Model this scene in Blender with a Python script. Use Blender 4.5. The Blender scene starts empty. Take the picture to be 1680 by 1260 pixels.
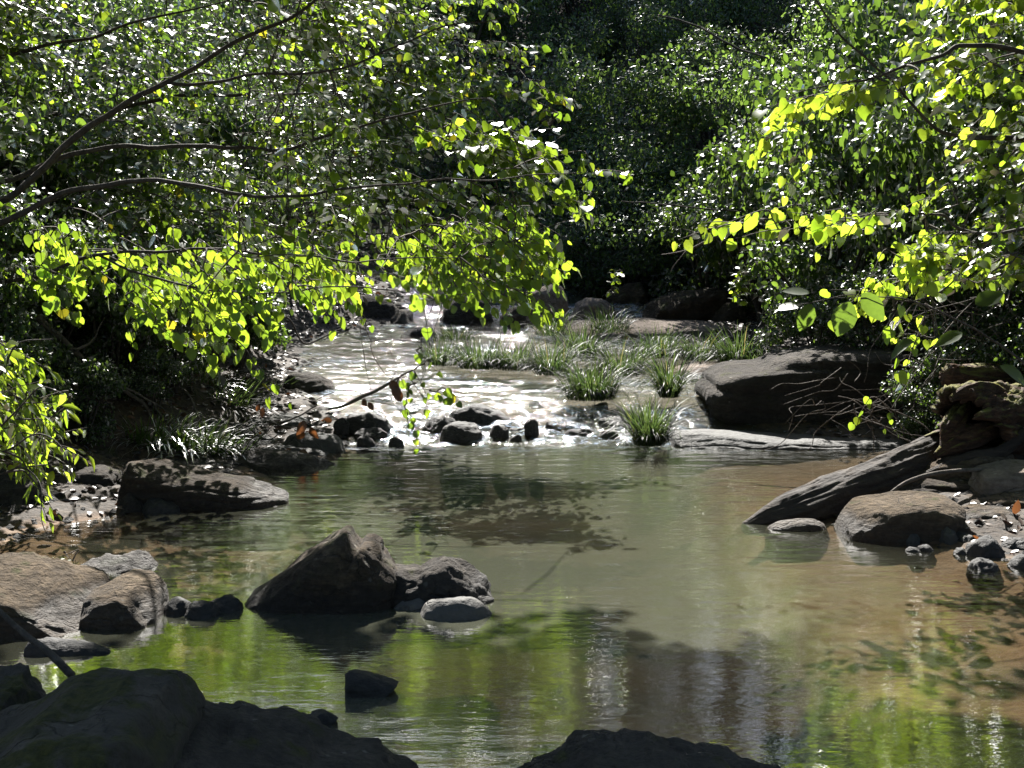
import bpy, math
import numpy as np
from mathutils import Vector

scene = bpy.context.scene
COL = scene.collection
rng = np.random.default_rng(7)
R = math.radians

# ------------------------------------------------------------------ camera geometry
W, H, F = 1680.0, 1260.0, 2440.0
CAMH, HORIZ = 1.6, 330.0
PITCH = math.atan((H / 2 - HORIZ) / F)
CP, SP = math.cos(PITCH), math.sin(PITCH)

def ray(px, py):
    """direction of a photo pixel, scaled so that y = 1"""
    u, v = (px - W / 2) / F, -(py - H / 2) / F
    d = np.array([u, CP + v * SP, -SP + v * CP])
    return d / d[1]

def P(px, py, Y):
    d = ray(px, py) * Y
    return np.array([d[0], Y, CAMH + d[2]])

def G(px, py, z=0.0):
    d = ray(px, py)
    return np.array([0, 0, CAMH]) + d * ((z - CAMH) / d[2])

# ------------------------------------------------------------------ sun direction
SUN_EL, SUN_AZ = R(41), R(-4)        # azimuth from +Y towards +X
sd = Vector((math.sin(SUN_AZ) * math.cos(SUN_EL), math.cos(SUN_AZ) * math.cos(SUN_EL), math.sin(SUN_EL)))

SD = np.array(sd)
# where the crowns let the sun through: (target, radius)
GAPS = [(np.array([-2.05, 6.7, .75]), .8), (G(60, 1000), .45), (G(220, 985), .4), (P(500, 470, 8.2), .30), (P(250, 500, 8.4), .30), (P(760, 430, 8.0), .30), (P(620, 220, 8.3), .2), (P(150, 330, 8.6), .2),
        (P(930, 300, 7.8), .3), (P(1460, 830, 7.2), .5), (P(1600, 700, 8.1), .35), (G(1100, 860), .5), (G(900, 930), .35), (G(1350, 930), .4), (P(1500, 470, 7.5), .5), (P(1300, 340, 7.5), .5),
        (P(1580, 90, 8.0), .5), (P(1350, 150, 7.7), .4), (P(1600, 790, 7.8), .55), (G(745, 995), .35), (G(420, 820), .35), (G(560, 600, .25), .9), (G(700, 640, .2), .8), (G(900, 720, .05), .8)]
def sunny(p):
    for c, r in GAPS:
        d = p - c; t = d @ SD
        if t > .55 and np.linalg.norm(d - t * SD) < r: return True
    return False

# ------------------------------------------------------------------ noise
_perm = np.random.default_rng(3).permutation(512).astype(np.int64)
_perm = np.concatenate([_perm, _perm, _perm])
_g3 = np.random.default_rng(4).normal(size=(512, 3))
_g3 /= np.linalg.norm(_g3, axis=1)[:, None]

def perlin(p):
    """3-D gradient noise, p: (n,3) -> (n,) about -1..1"""
    p = np.asarray(p, dtype=np.float64)
    i = np.floor(p).astype(np.int64)
    f = p - i
    u = f * f * f * (f * (f * 6 - 15) + 10)
    i &= 511
    out = np.zeros(len(p))
    for a in (0, 1):
        wa = u[:, 0] if a else 1 - u[:, 0]
        ha = _perm[(i[:, 0] + a) & 511]
        for b in (0, 1):
            wb = u[:, 1] if b else 1 - u[:, 1]
            hb = _perm[ha + ((i[:, 1] + b) & 511)]
            for c in (0, 1):
                wc = u[:, 2] if c else 1 - u[:, 2]
                h = _perm[(hb + ((i[:, 2] + c) & 511)) % 1024] & 511
                g = _g3[h]
                out += wa * wb * wc * (g[:, 0] * (f[:, 0] - a) + g[:, 1] * (f[:, 1] - b) + g[:, 2] * (f[:, 2] - c))
    return out * 1.6

def fbm(p, octaves=4, gain=0.5):
    p = np.asarray(p, dtype=np.float64)
    s, a = np.zeros(len(p)), 1.0
    for k in range(octaves):
        s += a * perlin(p * 2 ** k + 17.3 * k)
        a *= gain
    return s

def ridged(p, octaves=4):
    s, a = np.zeros(len(p)), 1.0
    for k in range(octaves):
        s += a * (1 - 2 * np.abs(perlin(np.asarray(p) * 2 ** k + 9.1 * k)))
        a *= 0.5
    return s

def sstep(a, b, x):
    t = np.clip((x - a) / (b - a), 0, 1)
    return t * t * (3 - 2 * t)

# ------------------------------------------------------------------ objects
def link(o, parent=None):
    COL.objects.link(o)
    if parent is not None:
        o.parent = parent
    return o

def tag(o, label=None, cat=None, group=None, kind=None):
    if label: o['label'] = label
    if cat: o['category'] = cat
    if group: o['group'] = group
    if kind: o['kind'] = kind
    return o

def empty(name, loc, label, cat, group=None):
    o = bpy.data.objects.new(name, None)
    o.empty_display_size = 0.2
    o.location = [float(v) for v in loc]
    link(o)
    return tag(o, label, cat, group)

def mesh_obj(name, verts, faces_by_n, mat, parent=None, smooth=True, attrs=None, origin=None):
    """faces_by_n: list of (m,k) int arrays"""
    verts = np.asarray(verts, dtype=np.float32)
    loc = None
    if origin is not None:
        loc = np.asarray(origin, dtype=np.float32)
        verts = verts - loc
    me = bpy.data.meshes.new(name)
    me.vertices.add(len(verts))
    me.vertices.foreach_set('co', verts.ravel())
    fl = [np.asarray(f, dtype=np.int32) for f in faces_by_n if len(f)]
    loops = np.concatenate([f.ravel() for f in fl])
    tot = np.concatenate([np.full(len(f), f.shape[1], dtype=np.int32) for f in fl])
    start = np.concatenate([[0], np.cumsum(tot)[:-1]]).astype(np.int32)
    me.loops.add(len(loops))
    me.loops.foreach_set('vertex_index', loops)
    me.polygons.add(len(tot))
    me.polygons.foreach_set('loop_start', start)
    me.polygons.foreach_set('loop_total', tot)
    me.polygons.foreach_set('use_smooth', np.full(len(tot), smooth, dtype=bool))
    me.update(calc_edges=True)
    me.validate()
    if attrs:
        for k, v in attrs.items():
            a = me.attributes.new(k, 'FLOAT', 'POINT')
            a.data.foreach_set('value', np.asarray(v, dtype=np.float32))
    me.materials.append(mat)
    o = bpy.data.objects.new(name, me)
    if loc is not None:
        o.location = [float(v) for v in loc]
    return link(o, parent)

class Bag:
    """gathers tubes and leaves of one part"""
    def __init__(self):
        self.v, self.q, self.t, self.n = [], [], [], 0
    def add(self, v, quads=None, tris=None):
        if quads is not None and len(quads): self.q.append(np.asarray(quads) + self.n)
        if tris is not None and len(tris): self.t.append(np.asarray(tris) + self.n)
        self.v.append(np.asarray(v)); self.n += len(v)
    def tube(self, pts, rad, sides=5, bumpy=0.0, seed=0, bark=0.0, flat=1.0):
        pts = np.asarray(pts, dtype=float)
        n = len(pts)
        rad = np.interp(np.linspace(0, 1, n), np.linspace(0, 1, len(rad)), rad)
        tg = np.gradient(pts, axis=0)
        tg /= np.linalg.norm(tg, axis=1)[:, None] + 1e-9
        up = np.array([0.13, 0.31, 0.94])
        a = np.cross(tg, up); a /= np.linalg.norm(a, axis=1)[:, None] + 1e-9
        b = np.cross(tg, a)
        ang = np.linspace(0, 2 * math.pi, sides, endpoint=False)
        ring = a[:, None, :] * np.cos(ang)[None, :, None] + b[:, None, :] * np.sin(ang)[None, :, None]
        r = np.repeat(rad[:, None], sides, 1)
        if bumpy:
            q = (pts[:, None, :] * 2.0 + ring * 0.8).reshape(-1, 3)
            q2 = (pts[:, None, :] * 5.0 + ring * 2.2).reshape(-1, 3)
            r = r * (1 + bumpy * (perlin(q + seed) + 0.6 * perlin(q2 + seed))).reshape(n, sides)
        if bark:
            ln = np.concatenate([[0], np.cumsum(np.linalg.norm(np.diff(pts, axis=0), axis=1))])
            q = np.stack([np.broadcast_to(np.cos(ang) * 4.2, (n, sides)), np.broadcast_to(np.sin(ang) * 4.2, (n, sides)), np.broadcast_to(ln[:, None] * 1.4, (n, sides))], -1).reshape(-1, 3)
            r = r * (1 + bark * (ridged(q + seed, 4) - .6)).reshape(n, sides)
        rr = ring * r[:, :, None]
        rr[:, :, 1] *= flat
        v = (pts[:, None, :] + rr).reshape(-1, 3)
        i = np.arange(n - 1)[:, None] * sides
        j = np.arange(sides)[None, :]
        k = (j + 1) % sides
        q = np.stack([i + j, i + k, i + sides + k, i + sides + j], -1).reshape(-1, 4)
        v = np.concatenate([v, pts[:1], pts[-1:]])
        e0, e1 = n * sides, n * sides + 1
        jj = np.arange(sides)
        t = np.concatenate([np.stack([np.full(sides, e0), (jj + 1) % sides, jj], -1),
                            np.stack([np.full(sides, e1), (n - 1) * sides + jj, (n - 1) * sides + (jj + 1) % sides], -1)])
        self.add(v, q, t)
    def build(self, name, mat, parent=None, smooth=True, origin=None):
        fl = []
        if self.q: fl.append(np.concatenate(self.q))
        if self.t: fl.append(np.concatenate(self.t))
        return mesh_obj(name, np.concatenate(self.v), fl, mat, parent, smooth, origin=origin)

def curve(ctrl, n=12):
    """Catmull-Rom through the control points"""
    c = np.asarray(ctrl, dtype=float)
    c = np.concatenate([[2 * c[0] - c[1]], c, [2 * c[-1] - c[-2]]])
    out = []
    for k in range(1, len(c) - 2):
        t = np.linspace(0, 1, n, endpoint=False)[:, None]
        p0, p1, p2, p3 = c[k - 1], c[k], c[k + 1], c[k + 2]
        out.append(0.5 * (2 * p1 + (p2 - p0) * t + (2 * p0 - 5 * p1 + 4 * p2 - p3) * t ** 2 + (3 * p1 - p0 - 3 * p2 + p3) * t ** 3))
    out.append(c[-2][None, :])
    return np.concatenate(out)

# leaf templates: verts (x across, y along, z normal), quads, tris
def _leaf(right, mid, fold, curl, quads, tris):
    nm, nr = len(mid), len(right)
    v = [(0, y) for y in mid] + list(right) + [(-x, y) for x, y in right]
    v = np.array([(x, y, fold * abs(x) - curl * y * y) for x, y in v])
    mq = [[m + nr if m >= nm else m for m in q[::-1]] for q in quads]
    mt = [[m + nr if m >= nm else m for m in q[::-1]] for q in tris]
    return v, np.array(quads + mq).reshape(-1, 4), np.array(tris + mt).reshape(-1, 3)
HEART = _leaf([(.22, -.06), (.44, .12), (.46, .38), (.32, .67), (.12, .89)], [.06, .38, .68, 1.0], .22, .16,
              [[0, 4, 5, 1], [1, 6, 7, 2], [2, 7, 8, 3]], [[1, 5, 6]])
OVAL = _leaf([(.16, .10), (.31, .34), (.29, .62), (.13, .88)], [0, .36, .66, 1.0], .25, .2,
             [[0, 4, 5, 1], [1, 5, 6, 2], [2, 6, 7, 3]], [])
LANCE = _leaf([(.11, .14), (.19, .38), (.13, .72)], [0, .36, .7, 1.0], .3, .28,
              [[0, 4, 5, 1], [1, 5, 6, 2]], [[2, 6, 3]])
SMALL = _leaf([(.27, .3), (.24, .68)], [0, 1.0], .3, .0, [[0, 2, 3, 1]], [])

def leaves(bag, tmpl, pos, axis, normal, size):
    v, q, t = tmpl
    axis = axis / (np.linalg.norm(axis, axis=1)[:, None] + 1e-9)
    x = np.cross(axis, normal); x /= np.linalg.norm(x, axis=1)[:, None] + 1e-9
    n = np.cross(x, axis)
    N, m = len(pos), len(v)
    wid = rng.uniform(.82, 1.15, N)[:, None, None]
    pts = pos[:, None, :] + size[:, None, None] * (x[:, None, :] * v[None, :, 0, None] * wid + axis[:, None, :] * v[None, :, 1, None]
                                                   + n[:, None, :] * v[None, :, 2, None] * rng.uniform(.3, 1.6, N)[:, None, None])
    off = (np.arange(N) * m)[:, None, None]
    bag.add(pts.reshape(-1, 3), (q[None] + off).reshape(-1, 4) if len(q) else None, (t[None] + off).reshape(-1, 3) if len(t) else None)

# ------------------------------------------------------------------ materials
def new_mat(name):
    m = bpy.data.materials.new(name)
    m.use_nodes = True
    nt = m.node_tree
    for n in list(nt.nodes): nt.nodes.remove(n)
    return m, nt

def nd(nt, t, **kw):
    n = nt.nodes.new(t)
    for k, v in kw.items():
        if k.startswith('i_'):
            n.inputs[int(k[2:]) if k[2:].isdigit() else k[2:].replace('_', ' ')].default_value = v
        else:
            setattr(n, k, v)
    return n

def ramp(nt, fac, stops):
    r = nd(nt, 'ShaderNodeValToRGB')
    e = r.color_ramp.elements
    while len(e) < len(stops): e.new(0.5)
    for k, (p, c) in enumerate(stops):
        e[k].position = p; e[k].color = (*c, 1)
    nt.links.new(fac, r.inputs[0])
    return r.outputs[0]

def math_n(nt, op, a, b=None, clamp=False):
    n = nd(nt, 'ShaderNodeMath', operation=op, use_clamp=clamp)
    for k, v in ((0, a), (1, b)):
        if v is None: continue
        if isinstance(v, (int, float)): n.inputs[k].default_value = v
        else: nt.links.new(v, n.inputs[k])
    return n.outputs[0]

def mapr(nt, v, a, b, c=0.0, d=1.0):
    n = nd(nt, 'ShaderNodeMapRange', clamp=True)
    nt.links.new(v, n.inputs[0])
    for k, x in zip((1, 2, 3, 4), (a, b, c, d)): n.inputs[k].default_value = x
    return n.outputs[0]

def mixc(nt, f, a, b):
    n = nd(nt, 'ShaderNodeMix', data_type='RGBA')
    for k, v in ((0, f), (6, a), (7, b)):
        if isinstance(v, (int, float)): n.inputs[k].default_value = v
        elif isinstance(v, tuple): n.inputs[k].default_value = (*v, 1)
        else: nt.links.new(v, n.inputs[k])
    return n.outputs[2]

def noise_n(nt, vec, scale, detail=5, rough=0.55, dist=0.0):
    n = nd(nt, 'ShaderNodeTexNoise')
    n.inputs['Scale'].default_value = scale; n.inputs['Detail'].default_value = detail
    n.inputs['Roughness'].default_value = rough; n.inputs['Distortion'].default_value = dist
    if vec is not None: nt.links.new(vec, n.inputs['Vector'])
    return n.outputs[0]

def scaled(nt, vec, s):
    m = nd(nt, 'ShaderNodeMapping')
    m.inputs['Scale'].default_value = s
    nt.links.new(vec, m.inputs['Vector'])
    return m.outputs[0]

def leaf_mat(name, c_dark, c_light, t_a, t_b, trans=0.5, gloss_rough=0.32, odd=None, ior=1.42, gc=1.0):
    m, nt = new_mat(name)
    geo = nd(nt, 'ShaderNodeNewGeometry')
    rnd = geo.outputs['Random Per Island']
    col = ramp(nt, rnd, [(0.0, c_dark), (1.0, c_light)])
    tst = [(0.0, t_a), (0.85, t_b), (1.0, t_b)]
    if odd: tst = [(0.0, t_a), (0.975, t_b), (0.985, odd), (1.0, odd)]
    tcol = ramp(nt, rnd, tst)
    tc = nd(nt, 'ShaderNodeTexCoord').outputs['Object']
    vein = noise_n(nt, tc, 60, 2)
    tcol = mixc(nt, mapr(nt, vein, .35, .7, 0, .35), tcol, mixc(nt, 0.5, tcol, c_dark))
    dif = nd(nt, 'ShaderNodeBsdfDiffuse'); nt.links.new(col, dif.inputs[0])
    trl = nd(nt, 'ShaderNodeBsdfTranslucent'); nt.links.new(tcol, trl.inputs[0])
    mx = nd(nt, 'ShaderNodeMixShader', i_0=trans)
    nt.links.new(dif.outputs[0], mx.inputs[1]); nt.links.new(trl.outputs[0], mx.inputs[2])
    gl = nd(nt, 'ShaderNodeBsdfGlossy', i_Roughness=gloss_rough)
    gl.inputs[0].default_value = (gc, gc, gc, 1)
    fr = nd(nt, 'ShaderNodeFresnel', i_IOR=ior)
    m2 = nd(nt, 'ShaderNodeMixShader')
    nt.links.new(fr.outputs[0], m2.inputs[0]); nt.links.new(mx.outputs[0], m2.inputs[1]); nt.links.new(gl.outputs[0], m2.inputs[2])
    out = nd(nt, 'ShaderNodeOutputMaterial'); nt.links.new(m2.outputs[0], out.inputs[0])
    return m

M_REDBUD = leaf_mat('redbud_leaf', (.024, .052, .014), (.05, .09, .02), (.22, .38, .022), (.54, .73, .045), .55, .35, (.70, .62, .03))
M_BRIGHT = leaf_mat('bright_leaf', (.045, .085, .018), (.085, .13, .03), (.38, .60, .03), (.66, .84, .06), .58, .36)  # paler, yellower leaf colours than the redbud set
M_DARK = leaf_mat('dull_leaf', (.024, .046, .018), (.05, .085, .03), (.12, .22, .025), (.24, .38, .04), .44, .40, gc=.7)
M_FAR = leaf_mat('far_leaf', (.032, .064, .026), (.07, .125, .045), (.18, .32, .05), (.34, .52, .08), .48, .44, gc=.6)
M_GRASS = leaf_mat('sedge_blade', (.018, .028, .015), (.048, .066, .034), (.04, .085, .02), (.15, .215, .05), .42, .5, (.4, .33, .12), ior=1.3, gc=.06)
M_DEAD = leaf_mat('dead_leaf', (.07, .035, .018), (.11, .055, .025), (.16, .06, .02), (.22, .08, .025), .45, .5)

def rock_mat(name, a, b, c, moss=0.0, wet=0.06, layer=True, bump=.5):
    m, nt = new_mat(name)
    geo = nd(nt, 'ShaderNodeNewGeometry')
    pos = geo.outputs['Position']
    n1 = noise_n(nt, pos, 3.2, 8, .62)
    lay = noise_n(nt, scaled(nt, pos, (2.2, 2.2, 9)), 2.2, 7, .68, 1.6)
    crk = nd(nt, 'ShaderNodeTexVoronoi', feature='DISTANCE_TO_EDGE'); crk.inputs['Scale'].default_value = 1.7
    cw = nd(nt, 'ShaderNodeVectorMath', operation='ADD'); cn = nd(nt, 'ShaderNodeTexNoise'); cn.inputs['Scale'].default_value = 4.0; cn.inputs['Detail'].default_value = 5
    nt.links.new(scaled(nt, pos, (.7, .7, 2.6)), cw.inputs[0]); nt.links.new(cn.outputs[1], cw.inputs[1]); nt.links.new(pos, cn.inputs['Vector']); nt.links.new(cw.outputs[0], crk.inputs['Vector'])
    crack = mapr(nt, crk.outputs['Distance'], 0, .03, 1, 0)
    n3 = noise_n(nt, pos, 34, 6, .65)
    mixv = math_n(nt, 'ADD', math_n(nt, 'MULTIPLY', n1, .55), math_n(nt, 'MULTIPLY', lay if layer else n3, .45))
    col = ramp(nt, mixv, [(.33, a), (.5, b), (.66, c)])
    col = mixc(nt, mapr(nt, n3, .42, .66, 0, .75), col, a)
    n4 = noise_n(nt, pos, 9, 5, .7, .5)
    col = mixc(nt, mapr(nt, n4, .5, .7, 0, .5), col, tuple(.55 * q + .012 for q in a))
    col = mixc(nt, math_n(nt, 'MULTIPLY', crack, math_n(nt, 'MULTIPLY', mapr(nt, n1, .45, .6), .5)), col, (.02, .016, .012))
    # lichen spots
    vor = nd(nt, 'ShaderNodeTexVoronoi'); vor.inputs['Scale'].default_value = 14
    nt.links.new(pos, vor.inputs['Vector'])
    spot = math_n(nt, 'MULTIPLY', mapr(nt, vor.outputs['Distance'], .18, .1), mapr(nt, n1, .5, .6))
    col = mixc(nt, math_n(nt, 'MULTIPLY', spot, .5), col, (.34, .33, .28))
    nz = nd(nt, 'ShaderNodeSeparateXYZ'); nt.links.new(geo.outputs['Normal'], nz.inputs[0])
    pz = nd(nt, 'ShaderNodeSeparateXYZ'); nt.links.new(pos, pz.inputs[0])
    rough = 0.72
    bsdf = nd(nt, 'ShaderNodeBsdfPrincipled')
    if moss:
        mn = noise_n(nt, pos, 6, 6, .6)
        mf = math_n(nt, 'MULTIPLY', mapr(nt, nz.outputs[2], .05, .75), mapr(nt, mn, .62 - .3 * moss, .72 - .3 * moss))
        col = mixc(nt, mf, col, ramp(nt, n3, [(.3, (.018, .022, .006)), (.7, (.075, .075, .016))]))
    wob = math_n(nt, 'ADD', pz.outputs[2], math_n(nt, 'MULTIPLY', math_n(nt, 'SUBTRACT', n1, .5), .12))
    wn = mapr(nt, wob, wet, wet + .05, 1, 0)
    dark = mixc(nt, 1.0, col, (0, 0, 0)); 
    wetc = nd(nt, 'ShaderNodeMix', data_type='RGBA', blend_type='MULTIPLY')
    nt.links.new(wn, wetc.inputs[0]); nt.links.new(col, wetc.inputs[6]); wetc.inputs[7].default_value = (.42, .40, .38, 1)
    nt.links.new(wetc.outputs[2], bsdf.inputs['Base Color'])
    rr = math_n(nt, 'SUBTRACT', math_n(nt, 'MULTIPLY_ADD', n3, .25), math_n(nt, 'MULTIPLY', wn, .42))
    rr = math_n(nt, 'ADD', rr, .55)
    nt.links.new(rr, bsdf.inputs['Roughness'])
    bh = math_n(nt, 'ADD', math_n(nt, 'ADD', math_n(nt, 'MULTIPLY', n1, 1.2), math_n(nt, 'MULTIPLY', n3, .35)), math_n(nt, 'MULTIPLY', lay, .6 if layer else .2))
    bh = math_n(nt, 'SUBTRACT', bh, math_n(nt, 'MULTIPLY', crack, math_n(nt, 'MULTIPLY', mapr(nt, n1, .45, .6), .3)))
    bp = nd(nt, 'ShaderNodeBump', i_Strength=bump, i_Distance=.09)
    nt.links.new(bh, bp.inputs['Height']); nt.links.new(bp.outputs[0], bsdf.inputs['Normal'])
    out = nd(nt, 'ShaderNodeOutputMaterial'); nt.links.new(bsdf.outputs[0], out.inputs[0])
    return m

M_SAND = rock_mat('sandstone', (.026, .018, .010), (.062, .043, .026), (.155, .112, .066), moss=.2, bump=.9)  # darkened so that shaded faces come out near black
M_TAN_LIT = rock_mat('tan_sandstone_lit', (.055, .038, .022), (.135, .096, .057), (.28, .21, .135), moss=.12, bump=.9)  # lighter sandstone copy with sunlight put into its colour, for lit rocks
M_MOSSY = rock_mat('mossy_stone', (.026, .023, .018), (.08, .07, .057), (.24, .21, .17), moss=.5, layer=False, bump=.9)
M_DKROCK = rock_mat('dark_stone', (.03, .025, .021), (.06, .05, .04), (.115, .096, .075), moss=.12, bump=.9)
M_WETROCK = rock_mat('wet_stone', (.03, .03, .03), (.06, .058, .055), (.10, .095, .09), wet=.6)
M_PALE = rock_mat('pale_stone', (.11, .085, .068), (.20, .158, .125), (.30, .24, .195), moss=.1, wet=.02)
M_GREY = rock_mat('grey_cobble', (.07, .07, .065), (.125, .125, .115), (.21, .20, .19), wet=.10, layer=False)

M_CLEAN = rock_mat('clean_cobble', (.14, .14, .13), (.24, .235, .22), (.36, .35, .33), wet=.05, layer=False)

def bark_mat(name, a, b, c, scale=(6, 6, 6), moss=0.0, bd=.02):
    m, nt = new_mat(name)
    geo = nd(nt, 'ShaderNodeNewGeometry'); pos = geo.outputs['Position']
    n1 = noise_n(nt, scaled(nt, pos, scale), 3.0, 7, .65, .6)
    n2 = noise_n(nt, pos, 40, 5)
    col = ramp(nt, n1, [(.32, a), (.52, b), (.7, c)])
    bsdf = nd(nt, 'ShaderNodeBsdfPrincipled', i_Roughness=.85)
    if moss:
        nz = nd(nt, 'ShaderNodeSeparateXYZ'); nt.links.new(geo.outputs['Normal'], nz.inputs[0])
        mf = math_n(nt, 'MULTIPLY', mapr(nt, nz.outputs[2], .2, .8), mapr(nt, noise_n(nt, pos, 9, 4), .55 - .2 * moss, .65 - .2 * moss))
        col = mixc(nt, mf, col, (.16, .15, .03))
    nt.links.new(col, bsdf.inputs['Base Color'])
    bp = nd(nt, 'ShaderNodeBump', i_Strength=.9, i_Distance=bd)
    nt.links.new(math_n(nt, 'ADD', n1, math_n(nt, 'MULTIPLY', n2, .4)), bp.inputs['Height'])
    nt.links.new(bp.outputs[0], bsdf.inputs['Normal'])
    out = nd(nt, 'ShaderNodeOutputMaterial'); nt.links.new(bsdf.outputs[0], out.inputs[0])
    return m

M_BARK = bark_mat('tree_bark', (.03, .024, .019), (.065, .053, .042), (.12, .10, .08))
M_TWIG = bark_mat('twig_bark', (.05, .04, .032), (.10, .082, .066), (.17, .14, .115))
M_LOG = bark_mat('weathered_wood', (.010, .007, .005), (.028, .020, .014), (.062, .045, .03), (2.2, 2.2, 9))
M_ROT = bark_mat('rotten_wood', (.022, .011, .006), (.075, .036, .018), (.17, .10, .055), (4, 4, 14), moss=.6, bd=.06)

# ------------------------------------------------------------------ terrain and water heights
def water_z(Y):
    return np.interp(Y, [-5, 9.75, 10.15, 10.7, 11.3, 13.5, 15.2, 15.9, 16.2, 17.2, 17.6, 19, 30, 60], [0, 0, .05, .16, .20, .27, .33, .37, .48, .52, .64, .75, 2.2, 7.0])

SY = [-6, 1.5, 3.0, 4.5, 5.6, 6.4, 7.3, 7.75, 8.0, 8.9, 9.5, 10.2, 10.9, 12.2, 13.8, 15.2, 16.0, 17.2, 19, 23, 30, 60]
SL = [-3, -1.3, -2.4, -3.0, -2.7, -2.6, -2.45, -1.85, -1.6, -1.65, -1.15, -1.2, -1.55, -1.8, -1.95, -1.5, -1.15, -1.3, -2.2, -3.6, -6, -16]
SR = [3, 1.2, 2.6, 3.2, 2.9, 2.45, 1.75, 1.55, 1.75, 2.5, 2.6, 1.75, 1.75, 2.0, 2.2, 1.6, .0, -.35, -1.0, -2.0, -4, -13]

def terrain_z(x, Y):
    wz = water_z(Y)
    wob = .12 * perlin(np.stack([x * .9, Y * .9, 0 * x], -1)) + .05 * perlin(np.stack([x * 3, Y * 3, 0 * x + 5], -1))
    l, r = np.interp(Y, SY, SL), np.interp(Y, SY, SR)
    d = np.maximum(l - x, x - r) + wob          # > 0 on the banks
    steep = np.interp(Y, [0, 6, 12, 16, 20], [.3, .42, .5, .5, .42])
    low = np.where(x > 0, np.interp(Y, [5, 6.5, 9.5, 12, 14, 16, 18], [.5, 1.25, 1.3, .5, .5, 2.4, 2.6]), np.interp(Y, [5, 7, 9.5, 12], [.4, .7, .7, .3]))
    dd = np.maximum(d - low, 0)
    bank = np.where(d > 0, .10 * np.minimum(np.maximum(d, 0), low) + steep * 7 * (1 - np.exp(-dd / 7)), 0)
    bank = np.where(Y < 2.2, bank * .5, bank)
    mid = (l + r) / 2
    dmax = np.interp(Y, [0, 4, 5.5, 7.2, 9.2, 9.9, 10.5, 13, 16, 60], [.25, .37, .38, .38, .40, .16, .07, .07, .06, .05])
    side = np.interp(x, [-2.2, -1.2, -.4, .7, 1.3, 2.4], [.2, .5, 1, 1, .34, .12])
    side = np.where(Y < 9.6, side, 1)
    dep = dmax * side * sstep(0, .55, -d) + .01
    dep = np.where(d < 0, dep, 0)
    hillx = np.abs(x - mid)
    hill = np.where(x > mid, .30 * np.maximum(0, Y - 18.2), .26 * np.maximum(0, Y - 17.0)) * sstep(.3, 3.0, hillx)
    ru = .05 * fbm(np.stack([x * 1.5, Y * 1.5, 0 * x + 9], -1), 4) * sstep(-.2, .6, d) + .012 * fbm(np.stack([x * 4, Y * 4, 0 * x + 2], -1), 3)
    bk = sstep(-.6, .1, x) * sstep(14.8, 15.4, Y)
    wz = wz * (1 - bk) + bk * np.minimum(wz, .33 + .0 * Y)
    bank = bank * (1 - bk * sstep(19.5, 17.5, Y) * .8)
    z = wz + bank - dep + hill + ru
    return z, d, dep

def grid_faces(nx, ny):
    i = np.arange(ny - 1)[:, None] * nx
    j = np.arange(nx - 1)[None, :]
    return np.stack([i + j, i + j + 1, i + nx + j + 1, i + nx + j], -1).reshape(-1, 4)

def ground_mat():
    m, nt = new_mat('creek_bed')
    geo = nd(nt, 'ShaderNodeNewGeometry'); pos = geo.outputs['Position']
    at = nd(nt, 'ShaderNodeAttribute', attribute_name='bank')
    n1 = noise_n(nt, pos, 2.2, 8, .6); n2 = noise_n(nt, pos, 22, 6, .65)
    vor = nd(nt, 'ShaderNodeTexVoronoi', feature='DISTANCE_TO_EDGE'); vor.inputs['Scale'].default_value = 7
    nt.links.new(scaled(nt, pos, (1, .8, 1)), vor.inputs['Vector'])
    sand = ramp(nt, n1, [(.3, (.10, .052, .020)), (.5, (.165, .088, .034)), (.7, (.23, .135, .06))])
    sand = mixc(nt, mapr(nt, n2, .5, .75, 0, .35), sand, (.11, .065, .035))
    soil = ramp(nt, n2, [(.3, (.018, .013, .009)), (.55, (.05, .035, .022)), (.75, (.11, .075, .045))])
    py = nd(nt, 'ShaderNodeSeparateXYZ'); nt.links.new(pos, py.inputs[0])
    stone = ramp(nt, n2, [(.3, (.010, .009, .008)), (.55, (.026, .022, .018)), (.75, (.055, .045, .036))])
    sand = mixc(nt, mapr(nt, math_n(nt, 'ADD', py.outputs[1], math_n(nt, 'MULTIPLY', n1, 1.2)), 9.6, 10.6), sand, stone)
    f = mapr(nt, math_n(nt, 'ADD', at.outputs['Fac'], math_n(nt, 'MULTIPLY', math_n(nt, 'SUBTRACT', n1, .5), .25)), -.08, .06)
    col = mixc(nt, f, sand, soil)
    b = nd(nt, 'ShaderNodeBsdfPrincipled', i_Roughness=.85)
    nt.links.new(col, b.inputs['Base Color'])
    bp = nd(nt, 'ShaderNodeBump', i_Strength=.6, i_Distance=.04)
    nt.links.new(math_n(nt, 'ADD', n1, math_n(nt, 'MULTIPLY', n2, .7)), bp.inputs['Height'])
    nt.links.new(bp.outputs[0], b.inputs['Normal'])
    out = nd(nt, 'ShaderNodeOutputMaterial'); nt.links.new(b.outputs[0], out.inputs[0])
    return m

def warp(lo, hi, n, near_lo, near_hi, share):
    k = int(n * share)
    a = np.linspace(near_lo, near_hi, k)
    m = (n - k) // 2
    left = near_lo - (near_lo - lo) * np.linspace(1, 0, m, endpoint=False) ** 2.0
    right = near_hi + (hi - near_hi) * (np.linspace(0, 1, n - k - m + 1)[1:]) ** 2.0
    return np.concatenate([left, a, right])

gx = warp(-90, 90, 360, -4.5, 4.5, .7)
gy = warp(-40, 120, 520, 2.0, 18.0, .75)
X, Yg = np.meshgrid(gx, gy)
tz, td, tdep = terrain_z(X.ravel(), Yg.ravel())
ground = mesh_obj('ground', np.stack([X.ravel(), Yg.ravel(), tz], -1), [grid_faces(len(gx), len(gy))], ground_mat(), attrs={'bank': td})
tag(ground, kind='structure')

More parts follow.
